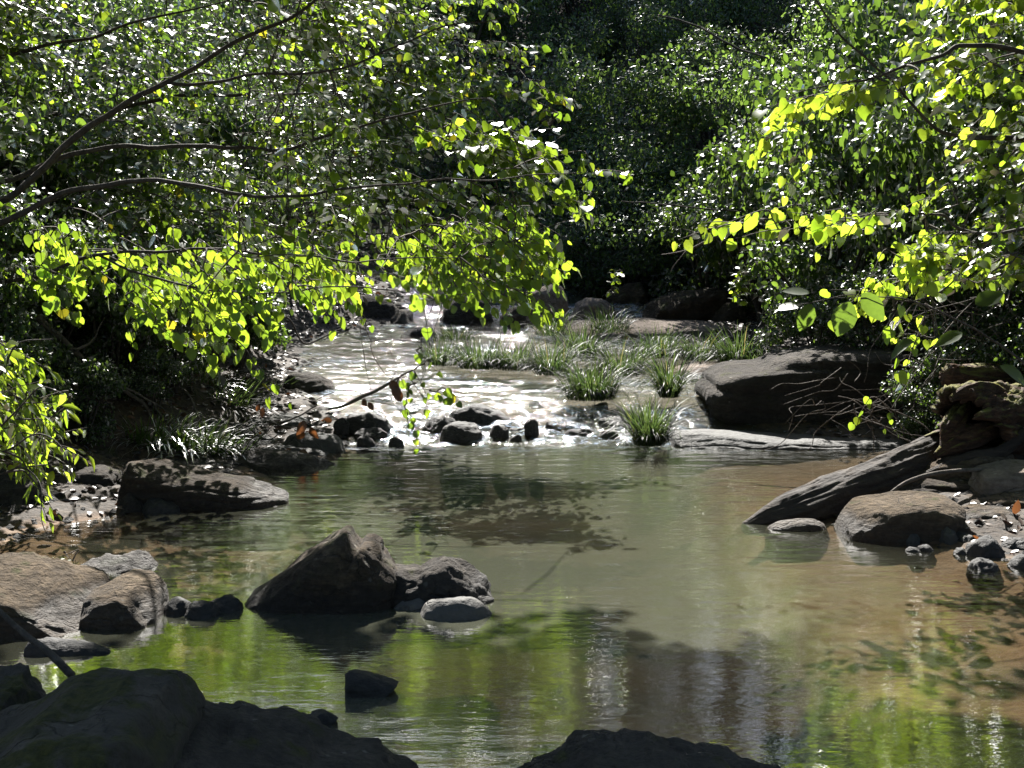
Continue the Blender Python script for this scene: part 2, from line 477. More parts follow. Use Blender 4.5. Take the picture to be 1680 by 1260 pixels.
def water_mat():
    m, nt = new_mat('creek_water')
    geo = nd(nt, 'ShaderNodeNewGeometry'); pos = geo.outputs['Position']
    dep = nd(nt, 'ShaderNodeAttribute', attribute_name='depth').outputs['Fac']
    tur = nd(nt, 'ShaderNodeAttribute', attribute_name='turbulence').outputs['Fac']
    foam_glint = nd(nt, 'ShaderNodeAttribute', attribute_name='foam_glint').outputs['Fac']
    # ripples, longer across the flow than along it
    w1 = noise_n(nt, scaled(nt, pos, (5, 15, 5)), 1.0, 3, .5, .0)
    w2 = noise_n(nt, scaled(nt, pos, (20, 52, 20)), 1.0, 3, .55, .0)
    w3 = noise_n(nt, scaled(nt, pos, (24, 30, 24)), 1.0, 4, .6, .8)
    w0 = noise_n(nt, scaled(nt, pos, (1.6, 5.5, 2)), 1.0, 2, .5, .0)
    calm = math_n(nt, 'ADD', math_n(nt, 'MULTIPLY', w1, .012), math_n(nt, 'MULTIPLY', w0, .014))
    patch = mapr(nt, noise_n(nt, scaled(nt, pos, (.5, .9, .5)), 1.0, 3), .35, .65, .45, 1.1)
    wy_ = nd(nt, 'ShaderNodeSeparateXYZ'); nt.links.new(pos, wy_.inputs[0])
    calm = math_n(nt, 'MULTIPLY', math_n(nt, 'MULTIPLY', calm, patch), mapr(nt, wy_.outputs[1], 5.2, 7.4, .50, 1.15))
    calm = math_n(nt, 'ADD', calm, math_n(nt, 'MULTIPLY', math_n(nt, 'MULTIPLY', w2, patch), .0024))
    h = math_n(nt, 'ADD', calm, math_n(nt, 'MULTIPLY', math_n(nt, 'MULTIPLY', w3, math_n(nt, 'MULTIPLY', mapr(nt, noise_n(nt, scaled(nt, pos, (3, 8, 2)), 1.0, 4, .6), .38, .64, .05, 1.3), .0165)), tur))
    bp = nd(nt, 'ShaderNodeBump', i_Strength=1.0, i_Distance=.42)
    nt.links.new(h, bp.inputs['Height'])
    gl = nd(nt, 'ShaderNodeBsdfGlossy', i_Roughness=.03)
    gl.inputs[0].default_value = (1, 1, 1, 1)
    nt.links.new(bp.outputs[0], gl.inputs['Normal'])
    rg = math_n(nt, 'MULTIPLY_ADD', tur, .03)
    nt.nodes[-1].inputs[2].default_value = .012
    nt.links.new(rg, gl.inputs['Roughness'])
    tr = nd(nt, 'ShaderNodeBsdfTransparent'); tr.inputs[0].default_value = (.93, .90, .80, 1)
    mud = nd(nt, 'ShaderNodeBsdfDiffuse'); mud.inputs[0].default_value = (.118, .122, .085, 1)
    fm = mapr(nt, dep, .05, .34, .08, .70)
    body = nd(nt, 'ShaderNodeMixShader')
    nt.links.new(fm, body.inputs[0]); nt.links.new(tr.outputs[0], body.inputs[1]); nt.links.new(mud.outputs[0], body.inputs[2])
    fd = nd(nt, 'ShaderNodeBsdfDiffuse'); fd.inputs[0].default_value = (.42, .52, .66, 1)  # bluish white: reflected sky put into the foam colour
    b2 = nd(nt, 'ShaderNodeMixShader')
    f1 = noise_n(nt, scaled(nt, pos, (26, 58, 20)), 1.0, 3, .6, .5)
    f2 = noise_n(nt, scaled(nt, pos, (1.6, 2.4, 1)), 1.0, 2)
    ft = math_n(nt, 'MULTIPLY', mapr(nt, math_n(nt, 'ADD', f1, math_n(nt, 'MULTIPLY', f2, .45)), .80, .90), math_n(nt, 'MULTIPLY', tur, .75), clamp=True)  # painted speckles stand in for sky glints as well as foam
    foam_glint = math_n(nt, 'MAXIMUM', foam_glint, ft)
    nt.links.new(foam_glint, b2.inputs[0]); nt.links.new(body.outputs[0], b2.inputs[1]); nt.links.new(fd.outputs[0], b2.inputs[2])
    fr = nd(nt, 'ShaderNodeLayerWeight', i_Blend=.5); bp2 = nd(nt, 'ShaderNodeBump', i_Strength=.07, i_Distance=.42); nt.links.new(h, bp2.inputs['Height']); nt.links.new(bp2.outputs[0], fr.inputs['Normal'])
    top = nd(nt, 'ShaderNodeMixShader')
    nt.links.new(math_n(nt, 'POWER', math_n(nt, 'MULTIPLY_ADD', math_n(nt, 'POWER', fr.outputs['Facing'], 5.0), .98), math_n(nt, 'MULTIPLY_ADD', tur, .62)), top.inputs[0])
    ma = [n for n in nt.nodes if n.type == 'MATH' and n.operation == 'MULTIPLY_ADD']
    for n in ma[-2:]:
        n.inputs[2].default_value = .02 if abs(n.inputs[1].default_value - .98) < 1e-4 else .47; nt.links.new(b2.outputs[0], top.inputs[1]); nt.links.new(gl.outputs[0], top.inputs[2])
    out = nd(nt, 'ShaderNodeOutputMaterial'); nt.links.new(top.outputs[0], out.inputs[0])
    return m

wx = np.arange(-4.6, 4.3, .028)
wy = np.concatenate([np.arange(-2, 9, .04), np.arange(9, 19.0, .022)])
X, Yg = np.meshgrid(wx, wy)
x, y = X.ravel(), Yg.ravel()
wz = water_z(y)
tz, td, tdep = terrain_z(x, y)
turb = sstep(9.3, 10.0, y)
fall = np.exp(-((y - 10.25) / .42) ** 2) * sstep(-1.4, -.6, x) * sstep(1.6, 1.0, x)
fall2 = np.exp(-((y - 16.1) / .3) ** 2)
q = np.stack([x * 3.0, y * 4.2, 0 * x], -1)
n_a = perlin(q); n_b = perlin(np.stack([x * 8, y * 10, 0 * x + 3], -1)); n_c = perlin(np.stack([x * 9 + 2 * n_a, y * 3.2, 0 * x + 7], -1))
wz = wz + turb * (.016 * n_a + .010 * n_b) + fall * (.03 * n_c + .012 * n_b) - .010
wz = wz + (1 - turb) * sstep(8.4, 9.6, y) * .004 * n_b
foam_glint = .6 * np.clip(fall * sstep(.0, .75, n_c + .5 * n_b) * .8 + fall2 * .6 * sstep(-.2, .5, n_b)
               + .5 * np.exp(-((y - 9.75) / .28) ** 2) * sstep(.1, .7, n_b + .4 * n_a) * sstep(1.6, 1.2, x)
               + .08 * turb * sstep(.25, .8, n_b + .6 * n_a), 0, .9)
water = mesh_obj('water', np.stack([x, y, wz], -1), [grid_faces(len(wx), len(wy))], water_mat(),
                 attrs={'depth': np.maximum(0, wz - tz), 'turbulence': np.clip(turb * .75 + fall * .6 + .08 * sstep(8.6, 9.6, y), 0, 1.3), 'foam_glint': foam_glint})
tag(water, kind='structure')

# ------------------------------------------------------------------ rocks
def rock(name, label, top, depth, Y=None, base=None, zw=0.0, p=2.8, rise=0.0, mat=None, rough=.055, strata=0.0, group=None, seed=None, cat='rock', zb=None, sink=.12, lean=0.0, facet=.055, nfac=18):
    """top: silhouette pixels left to right; depth: metres along the view; rise: how far the back stands above the front"""
    global rng
    s = sum(map(ord, label)) % 997 if seed is None else seed
    if Y is None:
        Y = G(top[0][0], base, zw)[1] + depth * .5
    pts = [P(px, py, Y)[[0, 2]] for px, py in top]
    zlow = (min(min(q[1] for q in pts), zw) - sink) if zb is None else zb
    poly = np.array(pts + [(pts[-1][0], zlow), (pts[0][0], zlow)])
    # resample
    seg = np.linalg.norm(np.roll(poly, -1, 0) - poly, axis=1)
    cum = np.concatenate([[0], np.cumsum(seg)])
    N = int(np.clip(cum[-1] / (Y * .0022), 44, 250))
    t = np.linspace(0, cum[-1], N, endpoint=False)
    cl = np.concatenate([poly, poly[:1]])
    ring = np.stack([np.interp(t, cum, cl[:, 0]), np.interp(t, cum, cl[:, 1])], -1)
    ring = .12 * np.roll(ring, 1, 0) + .76 * ring + .12 * np.roll(ring, -1, 0)
    c = np.array([ring[:, 0].mean(), zlow + .4 * (ring[:, 1].max() - zlow)])
    ext_x, ext_z = ring.max(0) - ring.min(0)
    ext = max(ext_x, ext_z)
    Mr = int(np.clip(N * .5, 18, 72))
    u = np.linspace(-math.pi / 2, math.pi / 2, Mr + 2)[1:-1]
    tt = np.sign(u) * np.abs(np.sin(u)) ** (2 / p); sc = np.abs(np.cos(u)) ** (2 / p)
    v = np.zeros((Mr, N, 3))
    for k in range(Mr):
        r = c + (ring - c) * sc[k]
        hz = np.maximum(r[:, 1] - zlow, 0)
        v[k, :, 0] = r[:, 0] + lean * tt[k] * depth
        v[k, :, 1] = Y + tt[k] * depth * .5
        v[k, :, 2] = r[:, 1] + rise * (tt[k] - .0) * hz
    v = v.reshape(-1, 3)
    v = np.concatenate([v, [[c[0] - lean * depth, Y - depth * .5, c[1]]], [[c[0] + lean * depth, Y + depth * .5, c[1]]]])
    cen = np.array([c[0], Y, c[1]])
    if facet:
        rr = np.random.default_rng(s + 5)
        half = np.array([ext_x * .5, depth * .5, ext_z * .5])
        for _ in range(nfac):
            nn = rr.normal(size=3); nn[1] -= .25; nn /= np.linalg.norm(nn)
            pr = (v - cen) @ nn
            lim = np.quantile(pr, rr.uniform(1 - facet, 1 - facet * .25))
            over = np.maximum(pr - lim, 0)
            v = v - nn[None] * (over * .92)[:, None]
    d = v - cen; d /= np.linalg.norm(d, axis=1)[:, None] + 1e-9
    size = min(ext, max(depth, .1))
    o = s * 3.77
    q = v / max(size, .12)
    amp = rough * size
    disp = amp * (1.0 * fbm(q * 1.3 + o, 3) + .75 * ridged(q * 2.8 + o, 5) - .4) + .5 * amp * fbm(q * 9 + o, 4)
    if strata:
        zz = v[:, 2] + .03 * perlin(q * 1.5 + o) + lean * 0
        saw = (zz / strata) % 1.0
        disp = disp + .35 * strata * (sstep(0, .25, saw) - sstep(.7, 1.0, saw))
    v = v + d * disp[:, None] * np.array([1, 1, .8])
    f = []
    i = np.arange(Mr - 1)[:, None] * N; j = np.arange(N)[None, :]; k2 = (j + 1) % N
    quads = np.stack([i + j, i + N + j, i + N + k2, i + k2], -1).reshape(-1, 4)
    jj = np.arange(N)
    a, b = Mr * N, Mr * N + 1
    tr = np.concatenate([np.stack([np.full(N, a), jj, (jj + 1) % N], -1), np.stack([np.full(N, b), (Mr - 1) * N + (jj + 1) % N, (Mr - 1) * N + jj], -1)])
    ob = mesh_obj(name, v, [quads, tr], mat or M_DKROCK, origin=(c[0], Y, zlow))
    return tag(ob, label, cat, group)

exec_rocks = True
# --- foreground
rock('boulder', 'big dark mossy boulder in the bottom left corner of the creek', [(-160, 1263), (-90, 1228), (-20, 1218), (40, 1193), (85, 1162), (110, 1152), (205, 1152), (245, 1163), (268, 1193), (283, 1228), (296, 1300), (300, 1330)], .75, Y=3.55, p=7, rise=.0, mat=M_MOSSY, rough=.042, facet=.0, zb=-.25)
rock('boulder', 'low mossy rock half hidden behind the big corner boulder', [(-190, 1150), (-120, 1128), (-30, 1118), (40, 1120), (70, 1140), (80, 1200)], .5, Y=4.15, p=3, mat=M_MOSSY, zb=-.2)
rock('slab_rock', 'long dark layered slab sloping into the water beside the corner boulder', [(255, 1228), (285, 1204), (330, 1210), (400, 1230), (470, 1246), (540, 1266), (610, 1288), (645, 1298), (660, 1320), (662, 1330)], .7, Y=3.75, p=4.5, rise=.0, mat=M_DKROCK, strata=.06, rough=.05, facet=.02, nfac=14, zb=-.25)
rock('slab_rock', 'broad brown rock rising at the bottom edge in the middle', [(800, 1330), (832, 1310), (880, 1293), (935, 1270), (985, 1255), (1040, 1257), (1110, 1270), (1180, 1278), (1240, 1292), (1300, 1302), (1330, 1330)], .6, Y=3.7, p=3.4, rise=.0, mat=M_DKROCK, strata=.05, rough=.05, facet=.03, nfac=20, zb=-.25)
rock('stone', 'small dark wedge stone with a flat left end in open water', [(568, 1140), (567, 1099), (585, 1101), (615, 1109), (655, 1121), (640, 1130), (622, 1140)], .14, base=1141, p=3, mat=M_WETROCK, rough=.03, facet=.015)
rock('stone', 'tiny dark stone poking out just above the long slab', [(508, 1190), (509, 1169), (530, 1165), (557, 1176), (545, 1186), (535, 1191)], .1, base=1190, p=3, mat=M_WETROCK, rough=.05)
# --- middle group
rock('boulder', 'tall pointed boulder with a jagged broken peak in mid pool', [(396, 1008), (402, 986), (440, 958), (480, 930), (512, 906), (545, 884), (562, 871), (572, 870), (578, 886), (590, 897), (597, 888), (612, 887), (621, 894), (625, 911), (640, 923), (652, 938), (655, 1010)], .5, base=1003, p=4.2, rise=.0, mat=M_SAND, rough=.03, facet=.02, nfac=14)
rock('boulder', 'rounded dark hump attached to the right of the pointed boulder', [(598, 1000), (612, 945), (635, 934), (660, 934), (690, 938), (710, 926), (735, 919), (765, 922), (785, 934), (798, 952), (804, 985), (804, 1000)], .36, base=994, p=3.2, mat=M_DKROCK, rough=.05)
rock('cobble', 'smooth pale grey cobble at the right tip of the mid pool rocks', [(678, 1012), (690, 994), (715, 980), (738, 975), (762, 976), (785, 986), (800, 998), (813, 1010)], .2, base=1015, p=2.1, mat=M_CLEAN, rough=.02)
rock('cobble', 'flat grey cobble touching the left of the smooth pale one', [(631, 1000), (645, 985), (668, 978), (695, 978), (714, 984), (722, 1000)], .16, base=1000, p=2.2, mat=M_CLEAN, rough=.025)
rock('stone', 'round dark stone tucked against the left foot of the pointed boulder', [(338, 1000), (350, 985), (375, 977), (392, 982), (400, 1000)], .16, base=1003, p=2.4, mat=M_WETROCK)
rock('stone', 'low wet stone nearest the pale brown block', [(268, 1000), (275, 983), (290, 979), (308, 986), (322, 1004)], .15, base=1008, p=2.5, mat=M_WETROCK)
rock('stone', 'glossy flat stone between two dark wet stones', [(300, 1008), (316, 990), (335, 987), (352, 992), (360, 1008)], .13, base=1012, p=2.4, mat=M_WETROCK)
# --- left rocks
rock('boulder', 'large tan boulder with sunlit top at the left edge', [(-130, 1078), (-120, 958), (-40, 940), (20, 942), (70, 952), (110, 962), (145, 980), (172, 996), (186, 1018), (188, 1040), (184, 1064)], .62, base=1046, p=6, rise=.10, mat=M_TAN_LIT, rough=.034, facet=.09, nfac=26)
rock('boulder', 'blocky tan rock with a steep dark right side beside the large tan boulder', [(150, 1052), (152, 970), (175, 960), (205, 956), (235, 956), (250, 965), (260, 984), (266, 1012), (270, 1048)], .42, base=1028, p=7, rise=.06, mat=M_TAN_LIT, rough=.03, facet=.05, nfac=22)
rock('boulder', 'ridged brown rock behind the blocky tan one', [(100, 1000), (112, 934), (150, 926), (185, 924), (215, 917), (235, 919), (255, 936), (270, 958), (290, 985), (292, 1000)], .4, Y=6.45, p=2.8, rise=.1, mat=M_SAND, rough=.05)
rock('slab_rock', 'thin flat slab just breaking the water in front of the tan boulders', [(30, 1074), (40, 1052), (52, 1045), (90, 1049), (140, 1055), (180, 1062), (197, 1068), (198, 1076)], .16, base=1074, p=2.4, mat=M_WETROCK, rough=.03)
# --- left shore
rock('slab_rock', 'long tilted slab tapering down into the pool on the left shore', [(203, 838), (205, 759), (228, 757), (260, 765), (300, 776), (340, 786), (372, 788), (405, 795), (440, 806), (468, 817), (470, 828)], .42, base=833, p=4.5, rise=.06, mat=M_SAND, rough=.016, strata=.04, facet=.02)
rock('boulder', 'sloping brown rock butting against the upper end of the long tilted slab', [(118, 838), (120, 766), (145, 757), (170, 765), (195, 776), (212, 790), (214, 838)], .45, Y=8.25, p=3, rise=.15, mat=M_SAND)
rock('stone', 'small upright rounded stone below the long tilted slab', [(194, 836), (200, 815), (212, 809), (224, 812), (234, 826), (236, 838)], .14, base=838, p=2.3, mat=M_DKROCK)
rock('stone', 'wet stone with bright rim at the foot of the long tilted slab', [(224, 838), (232, 824), (245, 818), (268, 820), (285, 826), (297, 834), (297, 840)], .16, base=840, p=2.3, mat=M_WETROCK)
rock('boulder', 'dark rock under the bright shrub at the left shore', [(-60, 860), (-40, 790), (20, 785), (70, 790), (110, 812), (150, 838), (158, 850)], .6, Y=7.75, p=2.8, mat=M_DKROCK)
rock('boulder', 'squat dark rock wedged behind the bright shrub', [(80, 790), (100, 745), (140, 732), (180, 738), (206, 752), (210, 790)], .4, Y=8.9, p=2.6, mat=M_DKROCK)
rock('slab_rock', 'low flat boulder jutting into the head of the pool', [(372, 772), (385, 750), (405, 740), (440, 738), (480, 743), (520, 751), (550, 763), (554, 770)], .36, base=769, p=2.6, mat=M_DKROCK, rough=.03)
rock('slab_rock', 'thin dark ledge beneath the left grass clump', [(228, 765), (250, 750), (300, 749), (340, 752), (372, 757), (376, 768)], .4, Y=9.0, p=3, mat=M_DKROCK)
rock('slab_rock', 'rounded oblong slab at the foot of the riffle', [(455, 735), (465, 718), (485, 712), (520, 712), (548, 714), (565, 722), (571, 730), (568, 738)], .3, base=737, p=2.8, mat=M_GREY, rough=.02, zw=.02)
rock('slab_rock', 'low grey stone touching the oblong slab', [(382, 738), (388, 724), (410, 717), (435, 716), (455, 724), (466, 735)], .26, Y=9.75, p=2.6, mat=M_GREY, rough=.03)
rock('slab_rock', 'wide grey shore slab above the oblong slab', [(360, 715), (380, 688), (430, 680), (475, 682), (505, 690), (525, 708), (528, 718)], .45, Y=10.2, p=3, mat=M_GREY, rough=.03)
rock('boulder', 'two-lobed brown boulder on the left edge of the rapids', [(448, 668), (456, 640), (470, 620), (486, 610), (500, 615), (515, 617), (540, 620), (556, 630), (563, 650), (560, 668)], .5, Y=11.3, zw=.15, p=2.7, mat=M_DKROCK, rough=.05)
rock('boulder', 'dark boulder with flat top upstream of the two-lobed boulder', [(385, 640), (392, 600), (420, 592), (450, 596), (458, 620), (460, 640)], .5, Y=12.2, zw=.2, p=3, mat=M_DKROCK)
rock('boulder', 'black rounded boulder at the left brink of the bright water', [(425, 600), (430, 575), (445, 570), (470, 572), (484, 584), (486, 606)], .45, Y=13.2, zw=.25, p=2.6, mat=M_DKROCK)
rock('stone', 'low rock below the two-lobed boulder among branches', [(440, 690), (455, 668), (490, 664), (525, 668), (540, 682), (545, 692)], .35, Y=10.8, zw=.1, p=2.6, mat=M_DKROCK)
for lab, pts, dp, Yk, zk, mt in [
    ('narrow flat ledge lowest on the left shore in front of the grass', [(300, 772), (306, 758), (350, 753), (400, 757), (430, 766), (436, 774)], .3, 9.0, 0, M_DKROCK),
    ('thin grey ledge between the low flat boulder and the oblong slab', [(420, 748), (428, 737), (470, 733), (520, 736), (545, 744), (548, 750)], .25, 9.45, 0, M_GREY),
    ('flat dark step under the fallen grey branch', [(300, 728), (310, 706), (350, 698), (400, 702), (420, 714), (424, 730)], .4, 9.75, .02, M_DKROCK),
    ('long low ledge behind the wide grey shore slab', [(395, 690), (405, 672), (450, 664), (510, 668), (540, 676), (546, 690)], .35, 10.6, .08, M_GREY),
    ('dark flat stone at the water edge below the flat topped boulder', [(440, 650), (448, 634), (470, 630), (490, 640), (494, 652)], .3, 11.7, .18, M_DKROCK),
    ('dark sloping ledge at the foot of the left bank by the bright shrub', [(120, 800), (126, 776), (160, 768), (190, 778), (200, 802)], .3, 8.05, 0, M_DKROCK)]:
    rock('slab_rock', lab, pts, dp, Y=Yk, zw=zk, p=5, mat=mt, rough=.025, strata=.03, facet=.03)
for k, (px, py, w) in enumerate([(668, 700, 26), (852, 706, 30), (872, 690, 22), (940, 697, 26), (846, 716, 20), (1000, 712, 34), (1050, 716, 30), (600, 722, 30), (650, 722, 24), (1130, 700, 30), (1085, 690, 22), (880, 662, 26), (650, 640, 30), (560, 690, 24), (985, 664, 24), (770, 640, 22)]):
    zk = .03 if py > 695 else .12
    h_ = w * .24
    rock('stone', 'small black stone breaking the riffle among the larger rapids rocks', [(px - w / 2, py), (px - w * .3, py - h_ * .8), (px + w * .1, py - h_), (px + w * .4, py - h_ * .6), (px + w / 2, py)], w * .0028, Y=G(px, py, zk)[1], zw=zk - .05, p=2.6, mat=M_WETROCK, rough=.08, facet=.08, seed=300 + k, group='small black stones along the riffle', sink=.08)
# --- rapids
rock('stone', 'smooth black stone at the left of the rapids cluster', [(555, 712), (560, 694), (578, 680), (600, 676), (625, 680), (645, 692), (656, 712)], .3, Y=10.15, zw=.05, p=2.4, mat=M_WETROCK, rough=.05, facet=.09, nfac=22)
rock('stone', 'thin black stone lying below the smooth black one', [(575, 716), (585, 704), (610, 702), (632, 705), (640, 716)], .16, Y=9.95, zw=.02, p=2.4, mat=M_WETROCK, rough=.07, facet=.09, nfac=22)
rock('boulder', 'largest black wedge boulder in the rapids cluster', [(728, 700), (738, 676), (748, 663), (765, 661), (790, 667), (815, 677), (838, 688), (842, 702)], .4, Y=10.45, zw=.1, p=2.6, mat=M_WETROCK, rough=.06, facet=.09, nfac=22)
rock('stone', 'squat black stone against the left side of the wedge boulder', [(694, 712), (700, 692), (714, 681), (735, 680), (748, 690), (752, 712)], .26, Y=10.2, zw=.06, p=2.5, mat=M_WETROCK, rough=.07, facet=.09, nfac=22)
rock('stone', 'domed black stone in front of the wedge boulder', [(716, 720), (726, 703), (745, 694), (772, 693), (790, 700), (796, 712), (796, 720)], .24, Y=9.95, zw=.02, p=2.4, mat=M_WETROCK, rough=.07, facet=.09, nfac=22)
rock('stone', 'small cube-like black stone at the lip of the little fall', [(803, 712), (807, 696), (818, 692), (830, 696), (833, 712)], .14, Y=10.0, zw=.03, p=3, mat=M_WETROCK, rough=.07, facet=.09, nfac=22)
rock('stone', 'flat topped black stone behind the rapids cluster', [(690, 684), (698, 664), (715, 660), (732, 663), (742, 674), (744, 684)], .25, Y=10.95, zw=.15, p=2.6, mat=M_WETROCK, rough=.07, facet=.09, nfac=22)
rock('stone', 'long low dark stone under the dead branch', [(640, 684), (652, 662), (675, 656), (696, 664), (700, 684)], .3, Y=10.8, zw=.13, p=2.5, mat=M_WETROCK, rough=.07, facet=.09, nfac=22)
rock('stone', 'reddish flat stone in midstream below the dead branch', [(575, 668), (590, 652), (630, 646), (655, 652), (662, 668)], .3, Y=11.2, zw=.16, p=2.5, mat=M_DKROCK)
rock('stone', 'tiny dark stone splitting the little fall', [(893, 706), (898, 692), (908, 689), (918, 694), (922, 706)], .12, Y=10.25, zw=.06, p=2.4, mat=M_WETROCK, rough=.07, facet=.09, nfac=22)
rock('stone', 'small square black stone on the right lip of the fall', [(955, 690), (957, 680), (965, 678), (972, 681), (974, 690)], .12, Y=10.55, zw=.1, p=3, mat=M_WETROCK, rough=.07, facet=.09, nfac=22)
rock('slab_rock', 'low black ledge to the right of the little fall', [(968, 706), (975, 690), (1000, 686), (1030, 688), (1060, 694), (1085, 702), (1090, 712)], .3, Y=10.3, zw=.06, p=2.8, mat=M_WETROCK, strata=.03)
rock('stone', 'pair-like dark pebble mound awash below the fall', [(925, 714), (935, 703), (955, 701), (975, 705), (985, 714)], .16, Y=10.05, zw=.03, p=2.3, mat=M_WETROCK, rough=.07, facet=.09, nfac=22)
# --- right
rock('boulder', 'huge square boulder overhanging the right side of the stream', [(1196, 712), (1192, 690), (1172, 672), (1160, 655), (1163, 640), (1166, 630), (1190, 612), (1240, 600), (1300, 588), (1380, 580), (1450, 576), (1470, 600), (1475, 712)], .95, Y=10.75, zw=.08, p=9, rise=.0, mat=M_DKROCK, rough=.022, strata=.14, facet=.0)
rock('slab_rock', 'flat pale ledge running along the water below the huge square boulder', [(1098, 730), (1105, 712), (1150, 709), (1210, 713), (1280, 718), (1350, 720), (1420, 718), (1490, 720), (1530, 726), (1535, 745)], .55, Y=9.85, zw=0, p=4.5, rise=.0, mat=M_GREY, rough=.025, strata=.03)
rock('boulder', 'block of tan stone with sunlit top on the right shore', [(1379, 904), (1384, 844), (1395, 834), (1430, 826), (1475, 820), (1520, 817), (1560, 820), (1578, 830), (1560, 852), (1540, 872), (1520, 886), (1515, 904)], .42, base=886, p=7, rise=.04, mat=M_TAN_LIT, rough=.022, facet=.03, nfac=20)
rock('slab_rock', 'thin pointed flat stone at the waterline beside the tan block', [(1256, 870), (1262, 862), (1285, 855), (1320, 852), (1350, 852), (1364, 862), (1366, 872)], .2, base=870, p=2.6, mat=M_TAN_LIT, rough=.02)
rock('slab_rock', 'brown slab with bright rim above the wet pebbles', [(1574, 838), (1580, 815), (1620, 804), (1680, 797), (1760, 795), (1790, 850)], .5, Y=7.6, p=6, rise=.05, mat=M_TAN_LIT, rough=.02, strata=.045, facet=.02)
rock('slab_rock', 'layered dark slab beneath the hollow log', [(1480, 800), (1500, 770), (1560, 762), (1640, 760), (1720, 757), (1790, 760), (1790, 810)], .5, Y=8.2, p=6, rise=.04, mat=M_TAN_LIT, rough=.02, strata=.045, facet=.02)
rock('slab_rock', 'broad dark slab under the thin curved root', [(1400, 830), (1420, 800), (1480, 786), (1560, 780), (1620, 782), (1660, 800), (1665, 830)], .45, Y=7.9, p=6, rise=.05, mat=M_SAND, rough=.02, strata=.045, facet=.02)
rock('slab_rock', 'tilted tan slab leaning against the fallen log', [(1470, 806), (1480, 776), (1540, 752), (1600, 742), (1660, 748), (1668, 806)], .35, Y=8.0, p=8, rise=.05, mat=M_TAN_LIT, strata=.04, rough=.02, facet=.03)
rock('slab_rock', 'angular sunlit slab poking out by the frame edge above the brown slab', [(1600, 800), (1606, 778), (1650, 768), (1720, 764), (1760, 800)], .3, Y=7.65, p=8, rise=.05, mat=M_PALE, strata=.03, rough=.02, facet=.04)
rock('slab_rock', 'small flat slab at the foot of the brown slab', [(1560, 858), (1566, 842), (1610, 836), (1664, 840), (1672, 858)], .22, Y=7.25, p=7, rise=.03, mat=M_TAN_LIT, strata=.025, rough=.02, facet=.03)
peb = [(1475, 1510, 888, 868, 'flat white-lit wet stone beside the tan block', M_GREY), (1508, 1560, 880, 850, 'tilted pale stone leaning on the tan block', M_SAND), (1540, 1570, 892, 862, 'round grey pebble beside the tilted pale stone', M_GREY),
       (1558, 1605, 893, 875, 'glossy dark pebble with a white glint', M_WETROCK), (1582, 1650, 912, 880, 'largest wet pebble at the right waterline', M_WETROCK), (1600, 1655, 880, 860, 'flat dark flake above the largest wet pebble', M_WETROCK),
       (1640, 1700, 905, 882, 'black pebble cut by the right edge', M_WETROCK), (1560, 1600, 868, 850, 'small black chip below the brown slab', M_WETROCK), (1610, 1690, 862, 842, 'long dark flake under the brown slab', M_DKROCK),
       (1590, 1640, 935, 918, 'half sunk dark stone in the right shallows', M_WETROCK), (1655, 1720, 932, 912, 'half sunk stone at the right frame edge', M_WETROCK)]
for a, b, base, top, lab, mt in peb:
    w = b - a
    rock('pebble', lab, [(a, base), (a + .12 * w, base - .6 * (base - top)), (a + .35 * w, top), (a + .68 * w, top + 1), (a + .9 * w, base - .5 * (base - top)), (b, base)], .16, base=base, p=2.4, mat=mt, rough=.05, cat='pebble', sink=.05)
for k in range(26):
    a = rng.uniform(1440, 1690); base = rng.uniform(852, 915) - max(0, 1560 - a) * .1; w = rng.uniform(12, 34); hgt = rng.uniform(4, 10)
    rock('pebble', 'small dark wet pebble scattered on the right shore', [(a, base), (a + .2 * w, base - hgt * .8), (a + .6 * w, base - hgt), (a + w, base)], .08, base=base, p=2.3, mat=M_WETROCK, rough=.08, cat='pebble', group='scattered wet pebbles on the right shore', seed=k, sink=.05)
# --- back
rock('boulder', 'tall squarish pale boulder across the head of the stream', [(866, 545), (868, 485), (880, 472), (905, 467), (922, 472), (930, 490), (932, 545)], .5, Y=15.6, zw=.33, p=3.4, mat=M_PALE, rough=.04)
rock('boulder', 'small round boulder left of the tall pale boulder', [(818, 545), (825, 515), (845, 504), (866, 512), (872, 545)], .4, Y=15.4, zw=.33, p=2.5, mat=M_SAND)
rock('boulder', 'broad low grey boulder right of the tall pale boulder', [(934, 535), (945, 500), (965, 488), (990, 492), (1010, 505), (1016, 535)], .5, Y=15.9, zw=.33, p=3, mat=M_PALE)
rock('boulder', 'wedge-shaped grey boulder leaning at the back of the flat shelf', [(990, 520), (1000, 480), (1030, 466), (1055, 462), (1064, 475), (1066, 520)], .5, Y=16.6, zw=.33, p=3, mat=M_SAND)
rock('boulder', 'wide dark boulder in the shade behind the flat shelf', [(1055, 540), (1060, 500), (1080, 488), (1130, 480), (1180, 474), (1200, 480), (1210, 540)], .7, Y=15.8, zw=.33, p=3.4, mat=M_SAND)
rock('boulder', 'rounded boulder at the right end of the wide dark boulder', [(1168, 540), (1172, 510), (1190, 496), (1215, 500), (1228, 540)], .5, Y=15.5, zw=.33, p=2.5, mat=M_SAND)
rock('boulder', 'upright black boulder left of the narrow chute', [(564, 560), (568, 505), (578, 490), (610, 486), (640, 494), (652, 520), (655, 560)], .6, Y=15.9, zw=.38, p=3.2, mat=M_DKROCK)
rock('boulder', 'dark boulder squeezed between upright boulder and chute', [(640, 555), (645, 525), (660, 508), (675, 510), (682, 540), (682, 555)], .5, Y=15.6, zw=.36, p=2.8, mat=M_DKROCK)
rock('boulder', 'long dark boulder at the left back of the bright water', [(470, 550), (480, 500), (510, 482), (550, 478), (570, 500), (575, 550)], .6, Y=16.4, zw=.42, p=3.2, mat=M_DKROCK)
